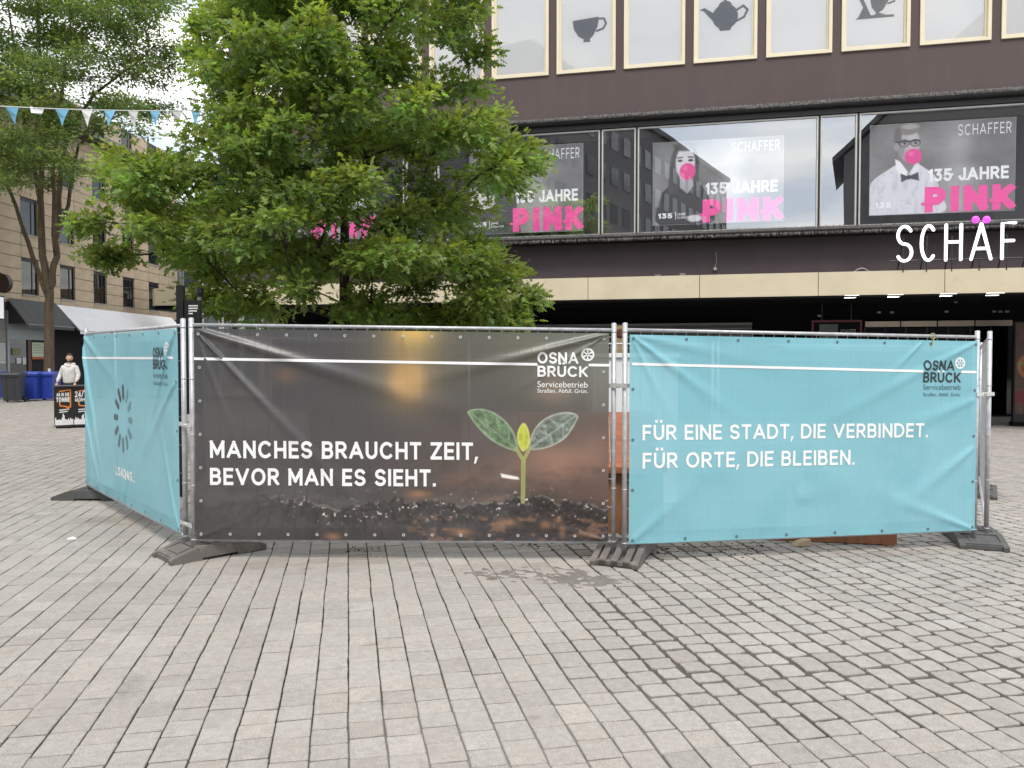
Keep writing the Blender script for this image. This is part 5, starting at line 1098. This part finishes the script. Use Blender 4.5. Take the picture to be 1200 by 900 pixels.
# ------------------------------------------------------------------ trees
def leaf_mat(name, tr=.35):
    m = bpy.data.materials.new(name); m.use_nodes = True; t = m.node_tree; b = t.nodes['Principled BSDF']; a = t.nodes.new('ShaderNodeAttribute'); a.attribute_name = 'Col'
    t.links.new(a.outputs['Color'], b.inputs['Base Color']); b.inputs['Roughness'].default_value = .5; b.inputs['Specular IOR Level'].default_value = .35
    tl = t.nodes.new('ShaderNodeBsdfTranslucent'); v = t.nodes.new('ShaderNodeVectorMath'); v.operation = 'MULTIPLY'; v.inputs[1].default_value = (1.5, 1.7, .7); t.links.new(a.outputs['Color'], v.inputs[0]); t.links.new(v.outputs[0], tl.inputs[0])
    ms = t.nodes.new('ShaderNodeMixShader'); ms.inputs[0].default_value = tr; t.links.new(b.outputs[0], ms.inputs[1]); t.links.new(tl.outputs[0], ms.inputs[2]); t.links.new(ms.outputs[0], t.nodes['Material Output'].inputs[0]); return m
def inside(poly, x, y):
    c = False; n = len(poly)
    for i in range(n):
        x0, y0 = poly[i]; x1, y1 = poly[(i + 1) % n]
        if (y0 > y) != (y1 > y) and x < (x1 - x0) * (y - y0) / (y1 - y0) + x0: c = not c
    return c
LEAF5 = np.array([(0, 0, 0), (.40, .14, .02), (.11, .32, .04), (.50, .56, .0), (.10, .60, .03), (.22, .84, .0), (0, 1.12, -.06), (-.22, .84, .0), (-.10, .60, .03), (-.50, .56, .0), (-.11, .32, .04), (-.40, .14, .02)], float)
LEAF4 = np.array([(0, 0, 0), (.24, .5, .03), (0, 1, -.04), (-.24, .5, .03)], float)
def leaves(name, P, dirs, size, cols, m, parent, tmpl, local):
    n = len(P); k = len(tmpl); s = size * rng.uniform(.65, 1.25, n)
    d = dirs + rng.normal(0, .45, (n, 3)); d /= np.linalg.norm(d, axis=1)[:, None]; nrm = rng.normal(0, .55, (n, 3)) + np.array((0, -.15, .9)); sd_ = np.cross(d, nrm); sd_ /= np.linalg.norm(sd_, axis=1)[:, None] + 1e-9; nn = np.cross(sd_, d)
    V = P[:, None] + s[:, None, None] * (tmpl[None, :, 0:1] * sd_[:, None] + tmpl[None, :, 1:2] * d[:, None] + tmpl[None, :, 2:3] * nn[:, None]); V = V.reshape(-1, 3) - np.array(local)
    Fq = np.arange(n * k).reshape(n, k); o = npmesh(name, V, Fq, m, parent, False, np.repeat(cols, k, 0)); return o
def tree(name, label, base, trunk, tr_r, clusters, nspray, nleaf, lsize, col, mleaf, bark, tmpl, sprlen=.35, flat=.55, stems=None, droop=.1, lowest=1.9, twig=.0085):
    t = thing(name, label, 'tree', base); B = Vector(base); mb = MB(); pts = [Vector(p) - B for p in trunk]
    sm = [pts[0]]
    for i in range(1, len(pts)):
        for k in range(1, 5): sm.append(pts[i - 1].lerp(pts[i], k / 4) + Vector((random.uniform(-.3, .3), random.uniform(-.3, .3), 0)) * tr_r * .25)
    rr = [tr_r * (1.25 if i == 0 else 1) * (1 - .8 * i / (len(sm) - 1)) for i in range(len(sm))]; mb.tube(sm, rr, 12)
    stemlist = [sm]
    for st in stems or []:
        p = [Vector(q) - B for q in st[0]]; s2 = []
        for i in range(len(p) - 1): s2 += [p[i].lerp(p[i + 1], k / 4) + Vector((random.uniform(-1, 1), random.uniform(-1, 1), 0)) * st[1] * .35 for k in range(4)]
        s2.append(p[-1]); mb.tube(s2, [st[1] * (1 - .75 * i / (len(s2) - 1)) for i in range(len(s2))], 9); stemlist.append(s2)
    mb.build('trunk', bark, t, True)
    mb = MB(); PP = []; DD = []; CC = []
    nodes = []                                              # (position, path length from the stem, owner cluster)
    for s2 in stemlist:
        for k, q in enumerate(s2):
            if k > 0 and (q.z > stemlist[0][0].z + lowest): nodes.append((q, 0., -1))
    order = sorted(range(len(clusters)), key=lambda k: min((Vector(clusters[k][0]) - B - n[0]).length for n in nodes[:200])); par = {}; geo = {}
    for ci in order:
        c = Vector(clusters[ci][0]) - B; best = min(nodes, key=lambda n: (c - n[0]).length + .38 * n[1] + 1.1 * max(0, n[0].z - c.z + .1)); q = best[0]; par[ci] = best[2]; L_ = (c - q).length
        m1 = q.lerp(c, .5) + Vector((random.uniform(-.12, .12), random.uniform(-.12, .12), .10)) * L_; pts_ = [q * (1 - s_) ** 2 + m1 * 2 * s_ * (1 - s_) + c * s_ * s_ for s_ in [k / 6 for k in range(7)]]; geo[ci] = pts_
        for k in (2, 3, 4, 5, 6): nodes.append((pts_[k], best[1] + L_ * k / 6, ci))
    desc = {ci: 1 for ci in order}
    for ci in reversed(order):
        if par[ci] >= 0: desc[par[ci]] += desc[ci]
    for ci in order:
        c, r = clusters[ci]; c = Vector(c) - B; pts_ = geo[ci]; r0 = min(tr_r * .5, twig * math.sqrt(desc[ci])); r1 = twig * math.sqrt(max(1, desc[ci] * .35)) * .55; mb.tube(pts_, [r0 + (r1 - r0) * k / 6 for k in range(7)], 6, False)
        ck = random.gauss(1, .12)
        for _ in range(nspray):
            while True:
                v = Vector((random.uniform(-1, 1), random.uniform(-1, 1), random.uniform(-1, 1)))
                if .15 < v.length < 1: break
            e = c + Vector((v.x * r, v.y * r, v.z * r * flat)); a_ = pts_[random.choice((3, 4, 5, 6))]; mid_ = a_.lerp(e, .55) + Vector((0, 0, .06)); mb.tube([a_, mid_, e], [.007, .005, .002], 3, False)
            d = (e - a_); d.z *= .5; d = d.normalized() if d.length > 1e-6 else Vector((1, 0, 0)); n = nleaf; s_ = rng.uniform(-.9, .9, n)
            off = rng.normal(0, 1, (n, 3)) * sprlen * np.array((.36, .36, .2)); P = np.array(e)[None] + np.array(d)[None] * s_[:, None] * sprlen * .6 + off
            PP.append(P + np.array(B)[None]); dl = np.array(d)[None] * .7 + off * 2.2 / sprlen * .5 + np.array((0, 0, -.1)); DD.append(dl)
            g = ck * random.gauss(1, .16) * rng.normal(1, .14, n); yl = rng.normal(0, .08, n) + .14 * v.z; CC.append(np.stack([g * (1 + yl), g, g * (1 - 1.2 * yl)], -1) * np.array(col)[None])
    mb.build('branches', bark, t, True)
    o = leaves('crown', np.concatenate(PP), np.concatenate(DD), lsize, np.clip(np.concatenate(CC), .005, .9), mleaf, t, tmpl, B); tag(o, kind='stuff'); return t
def fill(poly, Y0, dY, n, rmin, sm=.3, dens=None, mind=.55):
    out = []; xs_ = [p[0] for p in poly]; ys__ = [p[1] for p in poly]; tries = 0
    cx = (min(xs_) + max(xs_)) / 2; hw_ = (max(xs_) - min(xs_)) / 2
    while len(out) < n and tries < 60000:
        tries += 1; x = random.uniform(min(xs_), max(xs_)); y = random.uniform(min(ys__), max(ys__))
        if not inside(poly, x, y): continue
        if dens and random.random() > dens(x, y): continue
        k = math.sqrt(max(.06, 1 - ((x - cx) / hw_) ** 2)); Y = Y0 + random.uniform(-1, 1) * dY * k; p = at(x, y, Y)
        if any((p - q[0]).length < mind for q in out): continue
        out.append((p, random.uniform(*rmin)))
    return out
bark1 = mat('oak_bark', (.045, .038, .03), .9, 0, .3, 18, .6, 60, .2, stretch=(1, 1, .25)); bark2 = mat('locust_bark', (.13, .10, .07), .9, 0, .3, 10, .6, 40, .2, stretch=(1, 1, .2))
lm = leaf_mat('oak_leaf', .48); lm2 = leaf_mat('locust_leaf', .5)
Y2 = 12.2; b2 = at(406, 560, Y2); b2 = (b2.x, Y2, gz(b2.x))
poly2 = [(128, 250), (126, 208), (148, 184), (182, 184), (216, 200), (238, 165), (236, 120), (250, 85), (262, 50), (258, 10), (262, -60), (300, -130), (430, -150), (520, -120), (552, -40), (552, 30), (545, 90), (566, 120), (578, 152), (606, 172), (622, 188), (606, 214), (575, 225), (568, 262), (586, 300), (604, 330), (600, 360), (570, 366), (520, 370), (480, 366), (450, 378), (420, 372), (330, 366), (290, 372), (255, 350), (222, 322), (214, 285), (170, 270), (140, 290), (118, 285)]
def dens2(x, y):
    if 300 < x < 450 and y > 315: return .35
    if x < 235: return 1
    if y > 300: return .6
    if x > 430 and y < 115: return .6
    if 420 < x < 540 and 185 < y < 290: return .55
    return 1
cl2 = fill(poly2, Y2, 2.3, 212, (.28, .46), dens=dens2, mind=.40)
for x, y in ((118, 300), (140, 300), (105, 262), (614, 196), (602, 182), (560, 60), (548, 10), (612, 352), (596, 376), (555, 372), (500, 374), (240, 350), (262, 362), (236, 30), (240, 62), (208, 296), (440, 372), (470, 376), (530, 378)): cl2.append((at(x, y, Y2 + random.uniform(-.8, .8)), .22))
top2 = at(398, -160, Y2)
tree('pin_oak_tree', 'bushy bright green pin oak behind the dark banner, in front of the store', b2, [b2, (b2[0] - .02, Y2, 2.3), (b2[0], Y2, 4.), (b2[0] - .08, Y2, 6.2), tuple(top2)], .11, cl2, 11, 31, .105, (.188, .246, .070), lm, bark1, LEAF5, sprlen=.30, flat=.6)
Y1 = 31.; b1 = at(57, 440, Y1); b1 = (b1.x, Y1, gz(b1.x)); q = lambda x, y, d=0: tuple(at(x, y, Y1 + d))
poly1 = [(-90, 215), (-90, -160), (60, -170), (150, -120), (185, -60), (196, 0), (214, 30), (212, 70), (200, 108), (190, 140), (160, 168), (110, 172), (96, 205), (40, 222), (-30, 222)]
cl1 = fill(poly1, Y1, 4., 255, (.55, .9), mind=.66, dens=lambda x, y: (.55 if y > 140 else 1) if x > 95 else (.7 if y > 195 else 1))
tree('honey_locust_tree', 'tall airy locust tree with forked trunk behind the bins on the left', b1, [b1, q(57, 380), q(58, 342), q(50, 300), q(47, 230), q(52, 150), q(45, 40, .5), q(40, -100, 1)], .2, cl1, 14, 32, .155, (.155, .205, .078), lm2, bark2, LEAF4, sprlen=.55, flat=.34,
     lowest=3.5, twig=.014, stems=[((q(58, 342), q(65, 300), q(70, 230), q(78, 160), q(110, 110, -1), q(165, 70, -1.5)), .14), ((q(56, 350), q(38, 300, .4), q(18, 240, .6), q(-5, 190, 1), q(-40, 130, 1)), .11), ((q(47, 230), q(30, 150, 1), q(18, 60, 1.5), q(0, -60, 2)), .09), ((q(66, 280), q(80, 240, 1), q(92, 170, 2), q(130, 140, 2.2), q(172, 120, 2.5)), .09), ((q(65, 300), q(62, 200, -1), q(75, 90, -2), q(90, -40, -2)), .10), ((q(12, 225, .6), q(4, 195, .2), q(18, 160, 0)), .05)], droop=0)
# ------------------------------------------------------------------ bunting
YB = 14.; ba, bb = at(-60, 120.5, YB), at(262, 129, YB + .5); t = thing('bunting', 'string of light blue and white pennants across the upper left', 'bunting', tuple(ba))
def bp(x): 
    s_ = (x + 60) / 322; p = ba.lerp(bb, s_) - ba; p.z -= .06 * 4 * s_ * (1 - s_); return p
MB().tube([bp(x) for x in range(-60, 263, 14)], .008, 4).build('cord', white, t)
bl = mat('light_blue_pennant', srgb(112, 174, 208), .7, 0, .05, 6); wp = mat('white_pennant', (.74, .74, .76), .7, 0, .04, 6)
for k, (x0, x1, kd) in enumerate(((-51, -35, 1), (-23, -8, 0), (4, 20, 1), (33, 49, 2), (62, 78, 1), (92, 106, 0), (119, 133, 1), (147, 160, 0), (173, 186, 1), (199, 212, 0), (223, 235, 1))):
    a, b = bp(x0), bp(x1); c = (a + b) / 2; sway = Vector((random.uniform(-.02, .02), random.uniform(-.06, .06), -.31 if kd < 2 else -.11)); e = c + sway; n = Vector((0, .003, 0)); mb = MB(); mid1 = a.lerp(e, .5) + Vector((.0, .02, 0)); mid2 = b.lerp(e, .5) + Vector((0, -.02, 0))
    poly = [a, mid1, e, mid2, b] if kd < 2 else [a + Vector((0, 0, .03)), a.lerp(b, .12) + Vector((0, -.03, -.10)), e + Vector((.05, 0, 0)), b + Vector((-.03, 0, -.09)), b, c + Vector((0, .03, -.012))]
    mb.prism([tuple(p) for p in poly], (0, .002, 0)); mb.build('pennant', bl if kd == 1 else wp, t)
# ------------------------------------------------------------------ wheelie bins
def bin_(label, px0, px1, Y, m_, mlid, rz, group):
    c = at((px0 + px1) / 2, 440, Y); g_ = gz(c.x); t = thing('wheelie_bin', label, 'bin', (c.x, c.y, g_ + .009), R(rz), group); mb = MB(); a, b, h = .29, .36, 1.0
    lo = [(-a * .82, -b * .75), (a * .82, -b * .75), (a * .82, b * .75), (-a * .82, b * .75)]; hi = [(-a, -b), (a, -b), (a, b), (-a, b)]
    mb.add([(x, y, .06) for x, y in lo] + [(x, y, h) for x, y in hi], [(0, 1, 5, 4), (1, 2, 6, 5), (2, 3, 7, 6), (3, 0, 4, 7), (3, 2, 1, 0)]); mb.box(-a - .03, a + .03, -b - .03, b + .03, h - .06, h)
    for x in (-.12, .12): mb.add([(x - .02, -b * .77 - .012, .1), (x + .02, -b * .77 - .012, .1), (x + .02, -b - .008, h - .08), (x - .02, -b - .008, h - .08), (x - .02, -b * .75, .1), (x + .02, -b * .75, .1), (x + .02, -b, h - .08), (x - .02, -b, h - .08)], [(0, 1, 2, 3), (0, 3, 7, 4), (1, 5, 6, 2), (3, 2, 6, 7)])
    mb.build('body', m_, t); mb = MB(); mb.prism([(-a - .04, -b - .05, h + .003), (-a - .04, b + .05, h + .003), (-a - .04, b + .03, h + .06), (-a - .04, 0, h + .10), (-a - .04, -b - .03, h + .045)], (2 * a + .08, 0, 0)); mb.build('lid', mlid, t)
    mb = MB(); mb.tube([(-a, b + .06, h - .02), (-a, b + .12, h + .0), (a, b + .12, h), (a, b + .06, h - .02)], .018, 6); mb.build('handle', mlid, t)
    for x in (-a - .0, a - .0): MB().tube([(x - .025, b * .7, .10), (x + .025, b * .7, .10)], .10, 16).build('wheel', black, t)
    return t
blu = mat('blue_bin_plastic', srgb(42, 66, 156), .45, 0, .06, 3); blul = mat('blue_bin_lid', srgb(60, 84, 176), .45, 0, .06, 3); gry = mat('anthracite_bin_plastic', srgb(56, 57, 60), .5, 0, .08, 3)
G_ = 'blue wheelie bins in front of the shop'
bin_('anthracite wheelie bin at the left edge, front of the row of bins', 3, 28, 27.9, gry, gry, 14, 'row of bins')
bin_('blue wheelie bin standing directly beside the anthracite bin', 30, 47, 29.0, blu, blul, 8, G_); bin_('blue wheelie bin nearest to the man in the pale hoodie', 49, 66, 29.4, blu, blul, 5, G_); bin_('blue wheelie bin cut off by the left edge, behind the anthracite bin', -14, 2, 29.6, blu, blul, 8, G_)
c = at(56, 437, 29.3); o = MB().lathe((0, 0, 0), [(.0, 0), (.04, 0), (.05, .12), (.0, .12)], 10).build('paper_cup', white); o.location = (c.x, 29.4, gz(c.x) + 1.10); tag(o, 'small white paper cup standing on a blue bin lid', 'cup')
# ------------------------------------------------------------------ advertising counter of two faces
c0 = gnd(64, 502.5); c1 = gnd(86.5, 501.5); t = thing('advert_box', 'black advertising box with an orange speech bubble and a white skyline below the man', 'advertising box', (c1.x, c1.y, c1.z), 0)
blk = mat('black_print_board', (.012, .012, .013), .4, 0, .1, 5); wpp = mat('white_board_print', (.75, .75, .75), .5); orr = mat('orange_board_print', srgb(214, 128, 50), .5)
def face(P, Q, txts, nm, lean=0.):
    P, Q = Vector((P.x - c1.x, P.y - c1.y, 0)), Vector((Q.x - c1.x, Q.y - c1.y, 0)); u = (Q - P); Lw = u.length; u.normalize(); n = Vector((u.y, -u.x, 0)); H = .985
    mk = lambda x, z, k=0: P + u * x + n * (.004 + k) + Vector((0, 0, z))
    mb = MB(); mb.prism([tuple(P + Vector((0, 0, .05))), tuple(Q + Vector((0, 0, .05))), tuple(Q + Vector((0, 0, H))), tuple(P + Vector((0, 0, H)))], tuple(-n * .03)); f_ = mb.build(nm, blk, t)
    mb = MB(); pts = [(0.01, .08), (Lw - .01, .08)]; sk_ = []; x = Lw - .01
    while x > .02: h = .19 + .03 * random.random() + (.10 if abs(x - Lw * .52) < .02 else 0) + (.04 if random.random() < .2 else 0); sk_ += [(x, h), (x - .02, h)]; x -= .022
    pl = pts + [(Lw - .01, .2)] + [(a, b) for a, b in sk_ if a > .012] + [(.01, .2)]; mb.add([mk(a, b, 0) for a, b in pl], [tuple(range(len(pl)))]); mb.build('skyline_print', wpp, f_)
    fr_ = [(Lw * .28, .87), (Lw * .85, .90), (Lw * .84, .50), (Lw * .74, .50), (Lw * .70, .45), (Lw * .64, .51), (Lw * .30, .53), (Lw * .27, .62)]; mb = MB()
    for i in range(len(fr_) - 1):
        a, b = Vector(fr_[i]), Vector(fr_[i + 1]); d_ = (b - a).normalized(); a = a - d_ * .01; b = b + d_ * .01; n_ = Vector((-d_.y, d_.x)) * .014; mb.add([mk(*v_, .0005 + i * .0003) for v_ in (a + n_, a - n_, b - n_, b + n_)], [(0, 1, 2, 3)])
    mb.build('speech_bubble', orr, f_)
    for (s_, x0, xw, zb, cap, th) in txts:
        rb, wd = stroke_text(s_, th, .12, xw * Lw / cap); letters(rb, lambda x, y, k: mk(x0 * Lw + x * cap, zb + y * cap, .004 + k), wpp, f_)
    mb = MB()
    for k, (a_, b_) in enumerate(((.25, .78), (.25, .7))): z = .43 - k * .05 + .0; mb.add([mk(a_ * Lw, z - .012, .001), mk(b_ * Lw, z + .008, .001), mk(b_ * Lw, z + .03, .001), mk(a_ * Lw, z + .012, .001)], [(0, 1, 2, 3)])
    mb.build('small_print', wpp, f_)
P0 = Vector((c0.x, c0.y, 0)); P1 = Vector((c1.x, c1.y, 0)); P2 = P1 + Vector((.42, .22, 0)).normalized() * (P1 - P0).length
face(P0, P1, [('AB IN DIE', .12, .66, .75, .085, .24), ('TONNE', .1, .7, .62, .11, .26)], 'front_face'); face(P1, P2, [('24/7', .08, .62, .72, .15, .2), ('GEÖFFNET', .08, .74, .62, .075, .22)], 'side_face')
P3 = P2 + (P0 - P1); 
MB().prism([tuple(p - P1 + Vector((0, 0, .986))) for p in (P0, P1, P2, P3)], (0, 0, .03)).build('top', mat('grey_top', (.12, .12, .12), .5), t); MB().prism([tuple((p - (P0 + P2) / 2) * .93 + (P0 + P2) / 2 - P1 + Vector((0, 0, .0))) for p in (P0, P1, P2, P3)], (0, 0, .049)).build('base', blackm, t)
# ------------------------------------------------------------------ the man in a pale hoodie
YP = 20.45; hc_ = at(81.5, 420, YP); g_ = gz(hc_.x); per = thing('person', 'young man in a pale grey hoodie and dark trousers standing behind the advertising box', 'person', (hc_.x, YP, g_), R(0))
skinm = mat('skin', srgb(206, 166, 144), .55, 0, .04, 8); hood = mat('pale_hoodie', srgb(200, 198, 195), .9, 0, .10, 14, 1.0, 12); trou = mat('navy_trousers', srgb(34, 38, 52), .8, 0, .1, 8); hairm = mat('dark_brown_hair', srgb(48, 34, 28), .7, 0, .2, 30)
HZ = at(79.5, 414.5, YP).z - g_; k_ = HZ / 1.80
S = lambda x, y, z, r: (x * k_, y * k_, z * k_, (r[0] * k_, r[1] * k_) if isinstance(r, tuple) else r * k_)
body = [S(0, 0, .96, (.13, .10)), S(0, 0, 1.12, (.14, .10)), S(0, 0, 1.3, (.155, .11)), S(0, .01, 1.43, (.13, .09)), S(0, .0, 1.51, .055), S(0.005, -.01, 1.56, .055),
        S(-.17, 0, 1.43, .06), S(-.235, -.02, 1.2, .042), S(-.25, -.14, 1.06, .032), S(-.25, -.185, 1.02, .03), S(.17, 0, 1.43, .06), S(.24, -.02, 1.2, .042), S(.25, -.14, 1.06, .032), S(.25, -.185, 1.02, .03),
        S(-.09, 0, .86, .085), S(-.11, -.01, .48, .058), S(-.12, .02, .09, .042), S(-.13, -.10, .04, .038), S(.09, 0, .86, .085), S(.11, -.01, .48, .058), S(.12, .02, .09, .042), S(.14, -.10, .04, .038)]
skin('body', body, [(0, 1), (1, 2), (2, 3), (3, 4), (4, 5), (3, 6), (6, 7), (7, 8), (8, 9), (3, 10), (10, 11), (11, 12), (12, 13), (0, 14), (14, 15), (15, 16), (16, 17), (0, 18), (18, 19), (19, 20), (20, 21)], skinm, per)
hd = [S(0, 0, .97, (.17, .125)), S(0, 0, 1.05, (.19, .135)), S(0, 0, 1.16, (.20, .14)), S(0, 0, 1.3, (.20, .14)), S(0, .01, 1.42, (.16, .115)), S(0, .01, 1.50, (.085, .085)), S(-.17, 0, 1.42, .078), S(-.245, -.02, 1.22, .060), S(-.255, -.12, 1.09, .046), S(-.25, -.15, 1.06, .040), S(.17, 0, 1.42, .078), S(.25, -.02, 1.22, .060), S(.26, -.12, 1.09, .046), S(.255, -.15, 1.06, .040)]
skin('hoodie', hd, [(0, 1), (1, 2), (2, 3), (3, 4), (4, 5), (4, 6), (6, 7), (7, 8), (8, 9), (4, 10), (10, 11), (11, 12), (12, 13)], hood, per)
skin('hood', [S(-.11, -.03, 1.50, .042), S(-.09, .07, 1.51, .05), S(0, .11, 1.50, .06), S(.09, .07, 1.51, .05), S(.11, -.03, 1.50, .042), S(0, -.09, 1.45, .03)], [(0, 1), (1, 2), (2, 3), (3, 4), (4, 5), (5, 0)], hood, per, 2)
skin('trousers', [S(0, 0, 1.13, (.15, .108)), S(0, 0, 1.0, (.16, .115)), S(-.095, 0, .84, .10), S(-.11, -.01, .48, .075), S(-.12, .01, .10, .06), S(.095, 0, .84, .10), S(.11, -.01, .48, .075), S(.12, .01, .10, .06)], [(0, 1), (1, 2), (2, 3), (3, 4), (1, 5), (5, 6), (6, 7)], trou, per)
for s_ in (-1, 1): skin('shoe', [S(s_ * .12, .03, .05, .05), S(s_ * .13, -.08, .045, .045), S(s_ * .14, -.17, .035, .035)], [(0, 1), (1, 2)], white, per)
for s_ in (-1, 1):
    w = Vector((s_ * .25, -.19, 1.01)); hp = [S(*w, .03), S(w.x, w.y - .015, w.z - .05, (.036, .02)), S(w.x, w.y - .02, w.z - .085, (.036, .016))]; es = [(0, 1), (1, 2)]
    for j, (dx, ln) in enumerate(((-.027, .065), (-.009, .078), (.009, .072), (.026, .055))):
        n0 = len(hp); hp += [S(w.x + dx, w.y - .02, w.z - .095, .0095), S(w.x + dx, w.y - .03, w.z - .095 - ln * .55, .0088), S(w.x + dx, w.y - .015, w.z - .095 - ln, .0078)]; es += [(2, n0), (n0, n0 + 1), (n0 + 1, n0 + 2)]
    n0 = len(hp); hp += [S(w.x - s_ * .035, w.y - .03, w.z - .06, .011), S(w.x - s_ * .045, w.y - .045, w.z - .10, .0095)]; es += [(1, n0), (n0, n0 + 1)]; skin('hand', hp, es, skinm, per, 1)
# head with face, turned to the right
def head():
    nu, nv = 40, 30; V = []; 
    for i in range(nv + 1):
        a = -math.pi / 2 + math.pi * i / nv
        for j in range(nu):
            w = 2 * math.pi * j / nu; x, y, z = math.cos(a) * math.sin(w), -math.cos(a) * math.cos(w), math.sin(a)   # face towards -y
            f = 1 - .22 * max(0, -z) ** 1.2 * (1 if y > -.2 else .75); px_, py_, pz_ = x * .074 * f, y * .095 * f, z * .118
            fr = math.exp(-(x / .22) ** 2) * (y < 0)
            py_ -= .020 * fr * math.exp(-((z + .10) / .13) ** 2) * (1 if z < .0 else math.exp(-(z / .18) ** 2)); py_ -= .008 * math.exp(-(x / .35) ** 2) * math.exp(-((z + .50) / .1) ** 2) * (y < 0); py_ -= .010 * math.exp(-(x / .35) ** 2) * math.exp(-((z + .82) / .14) ** 2) * (y < 0)
            py_ += .009 * (math.exp(-((abs(x) - .38) / .16) ** 2)) * math.exp(-((z - .06) / .1) ** 2) * (y < 0); V.append((px_, py_, pz_))
    Fq = [(i * nu + j, i * nu + (j + 1) % nu, (i + 1) * nu + (j + 1) % nu, (i + 1) * nu + j) for i in range(nv) for j in range(nu)]
    return V, Fq
V, Fq = head(); mb = MB(); mb.add(V, Fq)
for s_ in (-1, 1): mb.ball((s_ * .075, .005, -.005), (.011, .02, .032), 8, 6)
h_ = mb.build('head', skinm, per, True); h_.location = (.005 * k_, -.01 * k_, (1.80 - .118) * k_); h_.rotation_euler = (0, 0, R(42)); h_.scale = (k_, k_, k_)
mb = MB(); Hh = []
for i in range(13):
    a = R(5 + 85 * i / 12)
    for j in range(30):
        w = 2 * math.pi * j / 30; fr = (math.cos(w) + 1) / 2; aa = R(-12 + 102 * i / 12) if fr < .55 else R(32 + 58 * i / 12); rr_ = 1.10 + .05 * math.sin(j * 3.1) * math.sin(i * 2.3); Hh.append((math.cos(aa) * math.sin(w) * .078 * rr_, -math.cos(aa) * math.cos(w) * .10 * rr_, math.sin(aa) * .124 * rr_))
mb.add(Hh, [(i * 30 + j, i * 30 + (j + 1) % 30, (i + 1) * 30 + (j + 1) % 30, (i + 1) * 30 + j) for i in range(12) for j in range(30)]); mb.build('hair', hairm, h_, True)
mb = MB(); mb.ball((0, -.075, -.085), (.045, .03, .026), 12, 6); mb.build('beard', hairm, h_, True)
mb = MB()
for s_ in (-1, 1): mb.ball((s_ * .03, -.083, .008), (.011, .008, .006), 8, 6)
mb.build('eyes', mat('eye_dark', (.02, .015, .012), .3), h_); MB().ball((0, -.101, -.052), (.020, .006, .005), 8, 4).build('lips', mat('lip', (.35, .14, .11), .5), h_)
